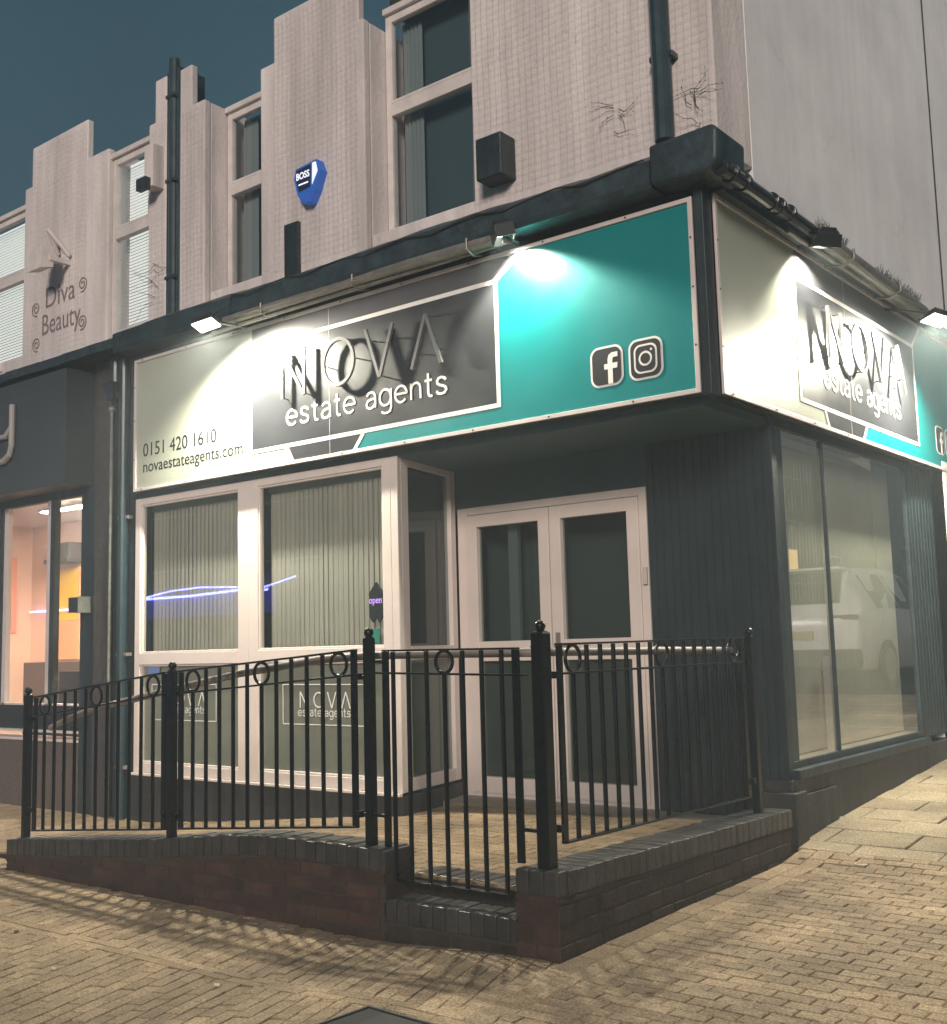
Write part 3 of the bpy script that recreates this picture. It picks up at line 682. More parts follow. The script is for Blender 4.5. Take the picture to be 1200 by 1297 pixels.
a = MB(); a.prism([(2.2, 1.75), (2.75, 1.75), (2.75, 2.85), (2.2, 2.85)], side_at(-12.5), 0, .03); b_ = MB(); b_.prism([(2.28, 2.0), (2.68, 2.0), (2.68, 2.7), (2.28, 2.7)], side_at(-12.5), .03, .034)
item('wall_poster', 'orange poster on the side wall of the salon', 'poster', [('board', a, mat('peach_board', (.8, .3, .18), .5)), ('print', b_, mat('peach_print', (.85, .42, .12), .5))])
a = MB(); a.tube([(-12.4, 2.93, 2.05), (-6.5, 2.93, 2.02)], .012, 8)
tag(a.build('led_strip', emit('violet_led', (.55, .35, 1), 5)), 'violet led strip running along the salon back wall', 'led strip')

a = MB(); a.box(-9.35, -8.85, 1.55, 1.66, .55, 1.22); b_ = MB(); b_.box(-9.38, -8.82, 1.2, 1.62, .45, .56); c_ = MB(); c_.tube([(-9.1, 1.4, .03), (-9.1, 1.4, .45)], .035, 10); c_.tube([(-9.1, 1.4, .02), (-9.1, 1.4, .045)], .22, 18)
item('salon_chair', 'dark padded hairdressing chair inside the salon window', 'chair', [('backrest', a, M['cable']), ('seat', b_, M['cable']), ('pedestal', c_, M['handrail'])])
a = MB(); frame_rect(a, .8, 1.7, .95, 2.5, .05, .05, .05, .05, side_at(-12.5), 0, .03); b_ = MB(); rect(b_, .85, 1.65, 1.0, 2.45, side_at(-12.5), .005, .012)
item('wall_mirror', 'tall framed mirror on the salon side wall', 'mirror', [('frame', a, M['housing']), ('mirror_glass', b_, mat('mirror_glass', (.8, .8, .8), .03, metal=1))])
for k in range(7): tag((lambda m_: (m_.tube([(-10.9+k*.11, 2.86, 1.32), (-10.9+k*.11, 2.86, 1.32+.10+.04*(k % 3)), (-10.9+k*.11, 2.86, 1.47+.04*(k % 3))], [.032, .032, .012], 10), m_)[1])(MB()).build('bottle', mat('bottle_colour', random.choice([(.6, .1, .2), (.05, .05, .06), (.7, .6, .5), (.15, .1, .4)]), .3)), 'one of a row of small product bottles on the dado along the salon back wall', 'bottle', 'product bottles on the salon dado')

# salon fascia sign box and letter
a = MB(); a.box(-9.6, -6.30, -.29, -.004, 2.972, 4.05); b_ = MB()
fn = front_at(-.29)
b_.tube([fn(-7.62, 3.83, .03), fn(-7.60, 3.62, .03), fn(-7.48, 3.53, .03), fn(-7.30, 3.53, .03), fn(-7.20, 3.60, .03)], .03, 8)
b_.tube([fn(-7.185, 3.83, .03), fn(-7.185, 3.42, .03), fn(-7.22, 3.34, .03), fn(-7.33, 3.29, .03), fn(-7.50, 3.29, .03), fn(-7.6, 3.33, .03)], .032, 8)
for q in ((-7.185, 3.7), (-7.35, 3.29), (-7.6, 3.7)): b_.tube([fn(q[0], q[1], 0), fn(q[0], q[1], .03)], .006, 6)
item('shop_sign', 'dark box sign with raised pale letter y above the salon window', 'shop sign', [('sign_box', a, mat('slate_sign', (.045, .058, .066), .5, var=.15, vscale=3)), ('letter', b_, mat('letter_silver', (.45, .43, .42), .35, metal=.2))])

# painted lettering on the neighbour
mb = MB(); fn = front_at(YU)
text(mb, 'Diva', -7.20, -6.68, 4.87, fn, .001, .21, cap='H', slope=.0)
text(mb, 'Beauty', -7.26, -6.58, 4.60, fn, .001, .21, cap='H', slope=.0)
for (cx_, cz, s_) in ((-7.38, 4.90, 1), (-6.55, 4.98, -1), (-7.36, 4.53, 1), (-6.55, 4.60, -1)):
    pts = []
    for k in range(22):
        t_ = k/21*3.6*math.pi; r_ = .014+.066*(k/21); pts.append(fn(cx_+s_*r_*math.cos(t_), cz+r_*math.sin(t_), .002))
    mb.tube(pts, .007, 5)
mb.build('painted_lettering', mat('dark_lettering_paint', (.22, .17, .17), .7), N)
# floodlight, speaker box and alarm on upper walls
def floodbox(name, label, cat, x, z, w_, h_, d_, mt, group=None):
    a = MB(); a.box(x-w_/2, x+w_/2, YU-.12-d_, YU-.12, z-h_/2, z+h_/2); b_ = MB(); b_.box(x-.03, x+.03, YU-.125, YU-.0, z-.04, z+.04)
    return item(name, label, cat, [('housing', a, mt), ('bracket', b_, mt)], group)
a = MB(); a.hexa([(-7.02, -.30, 5.12), (-6.78, -.30, 5.12), (-6.78, -.16, 5.16), (-7.02, -.16, 5.16)], [(-6.99, -.26, 5.36), (-6.81, -.26, 5.36), (-6.81, -.14, 5.38), (-6.99, -.14, 5.38)])
b_ = MB(); b_.box(-6.82, -6.77, -.20, YU, 5.22, 5.27); b_.tube([(-6.75, YU-.02, 5.30), (-6.92, -.14, 5.58)], .022, 8); b_.tube([(-6.95, YU-.02, 5.36), (-6.92, -.14, 5.58)], .02, 8)
item('wall_floodlight', 'unlit pinkish floodlight on a bent arm above the beauty lettering', 'floodlight', [('housing', a, M['upvc_old']), ('arm', b_, M['upvc_old'])])
a = MB(); a.box(-5.40, -5.27, -.10, YU, 5.58, 5.98); b_ = MB(); b_.box(-5.44, -5.30, -.16, -.101, 5.55, 5.66)
item('wall_vent', 'narrow grey vent box beside the blinded upstairs window', 'vent', [('duct', a, M['render']), ('outlet', b_, M['dark_paint'])])
a = MB(); a.box(-1.55, -1.33, -.15, YU, 4.53, 4.83)
tag(a.build('vent_box', M['dark_paint'], bevel=.012), 'dark square box fixed on the upper wall right of the big window', 'vent box')
# alarm box
fn = front_at(YU-.03)
a = MB(); a.prism([(-3.44, 5.20), (-3.20, 5.22), (-3.16, 5.12), (-3.22, 4.98), (-3.28, 4.89), (-3.36, 4.90), (-3.42, 4.98), (-3.46, 5.12)], fn, -.03, .05)
b_ = MB(); b_.prism([(-3.425, 5.185), (-3.26, 5.195), (-3.27, 5.01), (-3.40, 5.0), (-3.44, 5.12)], fn, .05, .054)
c_ = MB(); text(c_, 'BOSS', -3.425, -3.275, 5.10, fn, .055, .055, cap='H', fat=.02); rect(c_, -3.40, -3.29, 5.05, 5.062, fn, .055, .0565)
d_ = MB(); d_.prism([(-3.245, 5.20), (-3.205, 5.20), (-3.185, 5.12), (-3.25, 5.02)], fn, .05, .0545)
item('alarm_box', 'blue and white shield-shaped alarm box glowing on the upper wall', 'alarm', [('shield', a, emit('alarm_blue', (.02, .10, .42), .35)), ('badge', b_, mat('badge_navy', (.01, .02, .08), .4)), ('lettering', c_, emit('alarm_white', (.85, .9, 1), .7)), ('stripe', d_, emit('alarm_stripe', (.8, .85, 1), .6))])

# drain pipes
a = MB(); a.tube([(-5.135, .03, 6.78), (-5.135, .03, 4.2)], .048, 14); a.box(-5.2345, -5.0405, .024, .3, 4.2, 6.68)
brs = []
for z in (4.7, 5.6, 6.4): b_ = MB(); brs.append(('bracket', b_, M['downpipe'])); b_.box(-5.20, -5.07, -.022, .05, z, z+.03)
item('drain_pipe', 'dark drainpipe between the two upstairs facades against the sky', 'drainpipe', [('pipe', a, M['downpipe'])]+brs)
a = MB(); a.tube([(-.155, -.05, 9.3), (-.155, -.05, 4.42)], .062, 12)
brs = []
for z in (4.95, 5.9, 7): b_ = MB(); brs.append(('bracket', b_, M['downpipe'])); b_.box(-.235, -.075, -.06, YU, z, z+.035)
item('drain_pipe', 'dark drainpipe near the upper right corner of the front wall', 'drainpipe', [('pipe', a, M['downpipe'])]+brs)
a = MB(); a.tube([(-5.86, -.06, 4.10), (-5.86, -.06, 3.82)], .05, 12); a.tube([(-5.74, -.05, 4.1), (-5.74, -.05, -.05)], .045, 12); a.tube([(-5.86, -.06, 3.80), (-5.86, -.06, 3.70)], [.075, .05], 12)
b_ = MB(); b_.tube([(-5.93, -.05, 3.62), (-5.935, -.05, -.05)], .016, 8); b_.ball((-5.93, -.05, 3.63), .032)
brs = []
for z in (1.38, 2.6, .4): c_ = MB(); brs.append(('bracket', c_, M['handrail'])); c_.box(-5.82, -5.66, -.06, .0, z, z+.03)
h_ = MB(); h_.hexa([(-5.90, -.12, 3.70), (-5.82, -.12, 3.70), (-5.82, -.03, 3.70), (-5.90, -.03, 3.70)], [(-5.94, -.16, 3.86), (-5.78, -.16, 3.86), (-5.78, -.02, 3.86), (-5.94, -.02, 3.86)])
item('drain_pipe', 'dark downpipes with a grey hopper between the salon and the corner shop', 'drainpipe', [('pipe', a, M['downpipe']), ('thin_pipe', b_, M['pipe_grey']), ('hopper', h_, M['housing'])]+brs)
a = MB(); a.box(-6.47, -6.315, -.13, -.015, 1.79, 1.93); b_ = MB(); b_.box(-6.312, -6.30, -.135, -.0, 1.785, 1.935)
item('wall_light', 'small square up and down lamp on the dark salon pilaster', 'wall light', [('face', a, M['housing']), ('side_plate', b_, M['pipe_grey'])])
a = MB(); a.tube([(-7.78, -.31, 4.20), (-7.62, -.33, 4.17)], .045, 12); b_ = MB(); b_.tube([(-7.60, -.31, 4.2), (-7.58, -.22, 4.25)], .015, 8); c_ = MB(); c_.ball((-7.80, -.315, 4.20), .024)
item('security_camera', 'small dark security camera under the ledge above the salon sign', 'camera', [('housing', a, M['housing']), ('bracket', b_, M['alu']), ('lens', c_, M['alu'])])

# ---------------------------------------------------------------- fascia signs
def fascia(name, label, mp, L, off, ztop, seam, loc, icon_off):
    t = thing(name, label, 'shop sign', loc)
    z0, z1 = 2.815, ztop
    o = off
    mb = MB(); rect(mb, 0, L, z0, z1, mp, -.03, 0); mb.build('panel', M['sign_grey'], t)
    # teal field
    pl, pr, pb, pt = 1.58+o, 4.04+o, 2.985, 3.80
    mb = MB()
    mb.prism([(pr+.03, pt+.03), (pr+.25, z1-.03), (L-.02, z1-.03), (L-.02, z0+.03), (pr+.03, z0+.03)], mp, 0, .0015)
    mb.prism([(2.72+o, z0+.03), (pr+.03, z0+.03), (pr+.03, pb-.035), (2.83+o, pb-.035)], mp, 0, .0015); mb.build('teal_field', M['sign_teal'], t)
    mb = MB(); rect(mb, pl, pr, pb, pt, mp, 0, .003); mb.prism([(2.01+o, pb-.035), (2.785+o, pb-.035), (2.695+o, z0+.03), (2.07+o, z0+.03)], mp, 0, .003)
    mb.build('dark_panel', M['sign_dark'], t)
    mb = MB(); mb.prism([(pl-.0, pt+.035), (pr, pt+.035), (pr+.2, z1-.03), (pl-.0, z1-.03)], mp, 0, .003); mb.build('top_band', M['sign_lit_dark'], t)
    mb = MB(); k = .0045
    for p, q, ww in (((pl-.015, pb-.03), (pl-.015, pt+.03), .03), ((pr+.015, pb-.03), (pr+.015, pt+.03), .03), ((pl, pb-.016), (pr, pb-.016), .03), ((pl, pt+.016), (pr, pt+.016), .03),
                     ((pr+.01, pt+.02), (pr+.235, z1-.025), .035), ((1.98+o, pb-.03), (2.045+o, z0+.02), .03), ((2.81+o, pb-.03), (2.71+o, z0+.02), .03)):
        mb.bar(p, q, ww, mp, 0, k); k += .00008
    mb.build('white_lines', M['sign_white'], t)
    mb = MB(); frame_rect(mb, 0, L, z0, z1, .028, .028, .028, .028, mp, -.03, .016)
    mb.build('trim', M['alu'], t, bevel=.002)
    mb = MB()
    u = .12
    while u < L-.05:
        for v in (z0+.014, z1-.014): mb.tube([mp(u, v, .014), mp(u, v, .019)], .006, 8)
        u += .62
    for v in (3.1, 3.45, 3.75):
        for u in (.014, L-.014): mb.tube([mp(u, v, .014), mp(u, v, .019)], .006, 8)
    mb.build('rivets', M['housing'], t)
    mb = MB(); rect(mb, seam-.0015, seam+.0015, z0+.028, z1-.028, mp, .0032, .0042); mb.build('panel_seam', M['alu'], t)
    # lettering
    mb = MB()
    a0 = 1.99+o
    logo(mb, a0, a0+1.62, 3.70, 3.325, mp, .046, .026, .020)
    mb.build('raised_letters', M['letter'], t)
    mb = MB()
    for fu, fv in ((.006, .02), (.006, .98), (.16, .02), (.16, .98), (.28, .5), (.49, .5), (.385, .98), (.385, .02), (.60, .75), (.69, .75), (.645, .03), (.86, .3), (.975, .3), (.917, .97)):
        u, v = a0+1.62*fu, 3.325+.375*fv
        mb.tube([mp(u, v, 0), mp(u, v, .047)], .005, 6)
    mb.build('letter_pin', M['housing'], t)
    mb = MB(); mono(mb, 'estate agents', a0, a0+1.62, 3.125, .118, mp, .003, .017, .004); mb.build('small_lettering', M['sign_white'], t)
    if icon_off is not None:
        def rr_(u0, u1, v0, v1, r):
            pts = []
            for (cx_, cy__, s0) in ((u1-r, v1-r, 0), (u0+r, v1-r, 90), (u0+r, v0+r, 180), (u1-r, v0+r, 270)):
                for k in range(7): a = R(s0+15*k); pts.append((cx_+r*math.cos(a), cy__+r*math.sin(a)))
            return pts
        i0 = 4.78+icon_off; w_ = .235
        mb = MB(); md = MB()
        for u in (i0, i0+.275):
            mb.prism(rr_(u, u+w_, 2.955, 3.21, .06), mp, .002, .004)
            md.prism(rr_(u+.014, u+w_-.014, 2.969, 3.196, .048), mp, .004, .006)
        # f
        f0 = i0+.095
        mb.prism([(f0+.032, 2.969), (f0+.066, 2.969), (f0+.066, 3.062), (f0+.098, 3.062), (f0+.103, 3.096), (f0+.066, 3.096), (f0+.066, 3.118), (f0+.072, 3.132), (f0+.104, 3.132), (f0+.104, 3.163), (f0+.062, 3.163), (f0+.040, 3.150), (f0+.032, 3.125), (f0+.032, 3.096), (f0+.006, 3.096), (f0+.006, 3.062), (f0+.032, 3.062)], mp, .006, .0075)
        u = i0+.275
        mb.prism(rr_(u+.038, u+w_-.038, 2.993, 3.172, .045), mp, .006, .0072); md.prism(rr_(u+.050, u+w_-.050, 3.005, 3.160, .036), mp, .0072, .0082)
        c = (u+w_/2, 3.0825)
        circ = lambda r: [(c[0]+r*math.cos(2*math.pi*k/24), c[1]+r*math.sin(2*math.pi*k/24)) for k in range(24)]
        mb.prism(circ(.046), mp, .0082, .0090); md.prism(circ(.033), mp, .0090, .0098)
        mb.prism([(c[0]+.042+.008*math.cos(k*math.pi/4), c[1]+.050+.008*math.sin(k*math.pi/4)) for k in range(8)], mp, .0082, .009)
        mb.build('icon_outline', M['sign_white'], t); md.build('icon', M['sign_dark'], t)
    return t
mp1 = lambda u, v, d: (u-5.50, -.10-d, v)
s1 = fascia('shop_sign', 'long teal and grey fascia sign with raised lettering over the shop front and doors', mp1, 5.53, 0, 4.0, 2.46, (-2.75, -.1, 2.8), 0)
charcoal = mat('charcoal_vinyl', (.012, .014, .014), .85, spec=.05)
mb = MB(); text(mb, '0151 420 1610', .125, 1.13, 3.115, mp1, .001, .115, cap='H'); mb.build('phone_lettering', charcoal, s1)
mb = MB(); text(mb, 'novaestateagents.com', .13, 1.46, 2.975, mp1, .001, .066, cap='x', slope=-.0)
mb.build('web_lettering', charcoal, s1)
mp2 = lambda u, v, d: (.10+d, .02+u, v)
s2 = fascia('shop_sign', 'matching fascia sign round the corner along the side street wall', mp2, 5.2, -.38, 4.04, 2.1, (.1, 2.6, 2.8), -.62)

# ---------------------------------------------------------------- ducts, spikes, floodlights along sign tops
a = MB(); a.tube([(-4.10, -.22, 4.06), (-2.60, -.22, 4.07), (-1.35, -.22, 4.055)], .042, 14); a.tube([(-4.3, -.20, 4.0), (-1.3, -.185, 4.025)], .018, 8)
a.tube([(-3.95, -.28, 4.05), (-1.6, -.29, 4.02)], .007, 6)
clips = []
for x in (-3.62, -2.62, -1.55): b_ = MB(); clips.append(('clip', b_, M['pipe'])); b_.tube([(x, -.10, 4.02), (x, -.20, 3.995), (x, -.275, 4.02), (x, -.275, 4.09), (x, -.20, 4.12)], .009, 6)
item('cable_duct', 'grey duct running along the top of the front fascia sign', 'duct', [('pipe', a, M['pipe'])]+clips)
a = MB(); a.tube([(.25, 1.30, 4.09), (.25, 3.55, 4.05)], .055, 14); a.tube([(.20, .9, 4.03), (.19, 3.6, 4.03)], .02, 8); a.tube([(.31, 1.4, 4.06), (.32, 2.5, 3.98), (.31, 3.4, 4.04)], .008, 6)
k_ = MB(); k_.tube([(.25, -.16, 4.10), (.25, 1.28, 4.09)], .048, 14)
cols = []; clips = []
for y in (-.05, .12, .52, .62, .78): b_ = MB(); b_.tube([(.25, y, 4.10), (.25, y+.035, 4.10)], .060, 14); cols.append(('collar', b_, M['pipe_black']))
for y in (1.75, 2.75): c_ = MB(); clips.append(('clip', c_, M['pipe'])); c_.tube([(.12, y, 4.10), (.12, y, 4.02), (.25, y, 3.99), (.33, y, 4.03), (.33, y, 4.10)], .011, 6)
item('cable_duct', 'shiny black and silver duct along the top of the side street sign', 'duct', [('grey_pipe', a, M['pipe']), ('black_pipe', k_, M['pipe_black'])]+cols+clips)
mb = MB(); pts = [(-3.97+.21*i, -.275-.006*math.sin(i*1.7), 4.235+.012*math.sin(i*2.1)-(.045 if i % 3 == 1 else 0)) for i in range(19)]
mb.tube([(-3.97, -.50, 3.97), (-3.97, -.42, 4.06), (-3.97, -.30, 4.13)]+pts, .006, 6); tag(mb.build('loose_cable', M['cable']), 'thin black cable sagging along the dark ledge from the left floodlight', 'cable')
def spikes(label, p, q, nrow, h=.085):
    mb = MB(); p = Vector(p); q = Vector(q)
    for i in range(nrow):
        c = p+(q-p)*(i+random.random()*.6)/nrow
        for k in range(4):
            a = random.uniform(-1, 1); d = Vector((random.uniform(-.6, .6), random.uniform(-.6, .6), 1)).normalized()*h*random.uniform(.6, 1.1)
            mb.tube([c, c+d], .0016, 4, cap=False)
    mb.tube([p, q], .008, 6)
    return tag(mb.build('bird_spikes', M['spike']), label, 'bird spikes', 'bird spikes on the ducts')
spikes('bird spikes at the left end of the front duct by the bright lamp', (-3.95, -.20, 4.11), (-3.45, -.20, 4.12), 34)
spikes('bird spikes around the lamp at the middle of the front sign', (-1.62, -.24, 4.09), (-1.25, -.24, 4.09), 28)
spikes('bird spikes beside the boxed lamp on the side duct', (.24, 1.35, 4.15), (.24, 1.85, 4.14), 40)
spikes('bird spikes on the far end of the side duct', (.24, 2.5, 4.12), (.24, 3.5, 4.10), 60)

def floodlight(label, pos, aim, arm_from, power, spot, blend, soft=.055, hood=False, size=(.12, .09)):
    pos = Vector(pos); d = (Vector(aim)-pos).normalized()
    q = d.to_track_quat('-Z', 'Y').to_matrix()
    t = thing('floodlight', label, 'floodlight', pos, 'floodlights lighting the signs')
    hw, hh = size; mb = MB()
    P = lambda x, y, z: tuple(pos+q@Vector((x, y, z)))
    mb.hexa([P(-hw*.8, -hh*.8, .055), P(-hw*.8, hh*.8, .055), P(hw*.8, hh*.8, .055), P(hw*.8, -hh*.8, .055)][::-1], [P(-hw, -hh, .008), P(-hw, hh, .008), P(hw, hh, .008), P(hw, -hh, .008)][::-1])
    for k in range(-3, 4): mb.hexa([P(-hw*.75, k*hh*.25-.004, .056), P(hw*.75, k*hh*.25-.004, .056), P(hw*.75, k*hh*.25+.004, .056), P(-hw*.75, k*hh*.25+.004, .056)], [P(-hw*.6, k*hh*.25-.004, .075), P(hw*.6, k*hh*.25-.004, .075), P(hw*.6, k*hh*.25+.004, .075), P(-hw*.6, k*hh*.25+.004, .075)])
    mb.build('housing', M['housing'], t, bevel=.003)
    mb = MB(); mb.hexa([P(-hw*.9, -hh*.9, .0), P(hw*.9, -hh*.9, .0), P(hw*.9, hh*.9, .0), P(-hw*.9, hh*.9, .0)], [P(-hw*.9, -hh*.9, .007), P(hw*.9, -hh*.9, .007), P(hw*.9, hh*.9, .007), P(-hw*.9, hh*.9, .007)])
    mb.build('lens', M['lens'], t)
    mb = MB(); mb.tube([arm_from, tuple(pos+q@Vector((0, 0, .05)))], .012, 8); mb.build('bracket', M['housing'], t)
    ld = bpy.data.lights.new('lamp', 'SPOT'); lo = bpy.data.objects.new('lamp', ld); COL.objects.link(lo); lo.parent = t
    ld.energy = power; ld.spot_size = R(spot); ld.spot_blend = blend; ld.color = (1, .93, .74); ld.shadow_soft_size = soft
    lo.rotation_euler = q.to_euler(); lo.location = d*.03
    if hood:
        mb = MB()
        for (xa, xb, ya, yb) in ((-hw-.006, -hw, -hh, hh), (hw, hw+.006, -hh, hh), (-hw, hw, -hh-.006, -hh), (-hw, hw, hh, hh+.006)):
            mb.hexa([P(xa, ya, -.055), P(xb, ya, -.055), P(xb, yb, -.055), P(xa, yb, -.055)], [P(xa, ya, .03), P(xb, ya, .03), P(xb, yb, .03), P(xa, yb, .03)])
        mb.build('hood', M['housing'], t)
floodlight('floodlight on a bracket at the left end of the front sign, glaring at the camera', (-3.97, -.52, 3.93), (-3.84, -.44, 3.40), (-3.97, -.1, 4.0), 700, 164, .55)
floodlight('boxed floodlight above the middle of the front sign where grey meets teal', (-1.25, -.27, 4.06), (-1.18, -.20, 3.60), (-1.25, -.1, 4.03), 260, 118, .35, .04, True, (.09, .06))
floodlight('boxed floodlight on the side street sign nearest the building corner', (.30, 1.28, 4.05), (.20, 1.36, 3.60), (.1, 1.28, 4.03), 135, 128, .35, .04, True, (.09, .06))
floodlight('floodlight on a bracket at the far end of the side street sign', (.50, 3.05, 3.82), (.40, 2.95, 3.35), (.1, 3.05, 4.0), 800, 164, .55)

# ---------------------------------------------------------------- bird netting over the piers
def netting(label, spans, z0):
    mb = MB(); y = YU-.012; c = .052
    for (xa, xb, zt) in spans:
        n = int((xb-xa)/c); 
        for i in range(n+1):
            x = xa+i*c; pts = []; m_ = 8
            for j in range(m_+1):
                z = z0+(zt-z0)*j/m_; pts.append((x+.006*math.sin(z*5+x*3), z))
            for (a, za), (b, zb) in zip(pts, pts[1:]): mb.add([(a-.0009, y, za), (a+.0009, y, za), (b+.0009, y, zb), (b-.0009, y, zb)], [(0, 1, 2, 3)])
        z = z0+.01
        while z < zt:
            k = 5
            for j in range(k):
                a = xa+(xb-xa)*j/k; b = xa+(xb-xa)*(j+1)/k; da = .008*math.sin(a*6+z); db = .008*math.sin(b*6+z)
                mb.add([(a, y-.001, z+da), (b, y-.001, z+db), (b, y-.001, z+db+.0017), (a, y-.001, z+da+.0017)], [(0, 1, 2, 3)])
            z += c
    return tag(mb.build('bird_netting', mat('netting_cord', (.42, .385, .375), .8)), label, 'netting', 'bird netting on the upper walls')
for lb, sp_, z0_ in (('fine bird netting over the narrow pier right of the sky drainpipe', (-5.03, -4.70, 6.2), 4.30), ('fine bird netting over the pier with the alarm box', (-3.77, -2.81, 6.62), 4.44),
                     ('fine bird netting over the wall with the square vent box', (-1.69, .14, 7.2), 4.44), ('fine bird netting over the painted beauty lettering', (-7.50, -6.51, 6.6), 4.32), ('fine bird netting strip left of the sky drainpipe', (-5.49, -5.24, 6.2), 4.32)):
    netting(lb, [sp_], z0_)
def weed(label, c, n, r):
    mb = MB()
    for i in range(n):
        p = Vector(c)+Vector((random.uniform(-r, r)*.3, 0, random.uniform(-r, r))); pts = [p]
        d = Vector((random.uniform(-1, 1), -.1, random.uniform(-1, 1)))
        for k in range(4): d = (d+Vector((random.uniform(-.7, .7), 0, random.uniform(-.7, .7)))).normalized(); p = p+d*r*.4; p.y = min(p.y, YU-.014); pts.append(p.copy())
        for q in pts[1:]:
            for _ in range(2):
                a_ = random.uniform(0, 6.28); s_ = random.uniform(.004, .010); e_ = (math.cos(a_)*s_, math.sin(a_)*s_)
                mb.add([(q.x, q.y-.002, q.z), (q.x+e_[0]*.5-e_[1]*.35, q.y-.006, q.z+e_[1]*.5+e_[0]*.35), (q.x+e_[0], q.y-.004, q.z+e_[1]), (q.x+e_[0]*.5+e_[1]*.35, q.y-.001, q.z+e_[1]*.5-e_[0]*.35)], [(0, 1, 2, 3)])
        mb.tube(pts, [.0026, .0022, .0017, .0012, .0008], 4, cap=False)
    tag(mb.build('dead_twigs', mat('twig', (.05, .04, .035), .8)), label, 'twigs')
weed('dry twigs caught in the netting left of the right drainpipe', (-.52, -.0, 4.70), 7, .10)
weed('dry weed growing up the wall right of the drainpipe', (.03, -.0, 4.60), 9, .12)
weed('dry weed trailing down the wall beside the blinded upstairs window', (-5.36, -.0, 4.75), 8, .2)

# ---------------------------------------------------------------- entrance ramp with brick walls
CT = [(-4.48, .160), (-3.6, .235), (-2.8, .300), (-2.2, .372), (-1.7, .403), (-1.2, .402), (-.95, .395)]
def coptop(x): return interp(x, CT)
FLZ = [(-6.2, -.06), (-5.5, -.04), (-4.5, .04), (-2.8, .20), (-2.0, .255), (0, .255)]
def floor_z(x, y=0): return interp(x, FLZ)
RP = thing('entrance_ramp', 'red brick entrance ramp with blue brick coping and paved floor before the doors', 'ramp', (-2.2, -.5, 0))
YF = -1.80
def brick(mb, u0, u1, v0, v1, fn, d0, d1):
    j = random.uniform(-.002, .002); rect(mb, u0, u1, v0, v1, fn, d0, d1+j)
mort = MB()
# front wall bricks, clipped under the coping
mb = MB(); fn = front_at(YF)
H = .072; g = .010
for row in range(6):
    z0 = -.06+row*H; off = (row % 2)*.1125
    x = -4.48-off
    while x < -.955:
        a = max(x+g/2, -4.478); b = min(x+.225-g/2, -.96); x += .225
        if b-a < .03: continue
        top = min(z0+H-g, min(coptop(a), coptop(b))-.11)
        if top-z0 < .02: continue
        brick(mb, a, b, z0, top, fn, -.05, 0)
def left_end(u, v, d): return (-4.48-d, u, v)
mb.build('front_wall', M['brick'], RP, bevel=.004)
n = 30
for i in range(n):
    a = -4.475+(4.475-.96)*i/n; b = -4.475+(4.475-.96)*(i+1)/n
    mort.hexa([(a, YF+.006, -.15), (b, YF+.006, -.15), (b, YF+.21, -.15), (a, YF+.21, -.15)], [(a, YF+.006, coptop(a)-.012), (b, YF+.006, coptop(b)-.012), (b, YF+.21, coptop(b)-.012), (a, YF+.21, coptop(a)-.012)])
# coping of front wall: bricks on edge
mb = MB(); x = -4.48
while x < -.955:
    a, b = x+.004, min(x+.072, -.95); j = random.uniform(-.003, .003)
    za, zb = coptop(a)+j, coptop(b)+j
    mb.hexa([(a, YF-.004+j, za-.105), (b, YF-.004+j, zb-.105), (b, YF+.215, zb-.105), (a, YF+.215, za-.105)], [(a, YF-.004+j, za), (b, YF-.004+j, zb), (b, YF+.215, zb), (a, YF+.215, za)]); x += .076
mb.build('coping', M['coping'], RP, bevel=.007)
# right wall (side street) and pier
XR = .08; top2 = lambda y: .392-.042*max(0, min(1, (y+1.8)/2.5))
mb = MB(); fs = side_at(XR); mf = MB(); ff = front_at(YF)
for row in range(5):
    H = .084
    z0 = -.08+row*H*1.0; off = (row % 2)*.1125
    y = YF-off
    while y < .69:
        a = max(y+g/2, YF+.003); b = min(y+.225-g/2, .69); y += .225
        if b-a < .03: continue
        top = min(z0+H-g, top2(b)-.112)
        if top-z0 > .02: brick(mb, a, b, z0, top, fs, -.05, 0)
    for a, b in (((-.155, -.05), (-.04, XR-.002)) if row % 2 else ((-.155, XR-.002),)):
        top = min(z0+H-g, .28)
        if top-z0 > .02: brick(mf, a, b, z0, top, ff, -.05, 0)
mb.build('side_wall', M['brick_shaded'], RP, bevel=.004)
mf.build('pier', M['brick'], RP, bevel=.004)
mort.hexa([(-.15, YF+.006, -.15), (XR-.006, YF+.006, -.15), (XR-.006, .685, -.15), (-.15, .685, -.15)], [(-.15, YF+.006, .375), (XR-.006, YF+.006, .375), (XR-.006, .685, .335), (-.15, .685, .335)])
mb = MB(); y = YF+.078
while y < .70:
    a, b = y+.004, min(y+.072, .705); j = random.uniform(-.003, .003); za, zb = top2(a)+j, top2(b)+j
    mb.hexa([(-.145, a, za-.105), (XR+.004+j, a, za-.105), (XR+.004+j, b, zb-.105), (-.145, b, zb-.105)], [(-.145, a, za), (XR+.004+j, a, za), (XR+.004+j, b, zb), (-.145, b, zb)]); y += .076
for i in range(3):
    a = -.155+.079*i; mb.hexa([(a+.003, YF-.004, .288), (a+.075, YF-.004, .288), (a+.075, YF+.074, .288), (a+.003, YF+.074, .288)], [(a+.003, YF-.004, .394), (a+.075, YF-.004, .394), (a+.075, YF+.074, .394), (a+.003, YF+.074, .394)])
mb.build('coping', M['coping'], RP, bevel=.007)
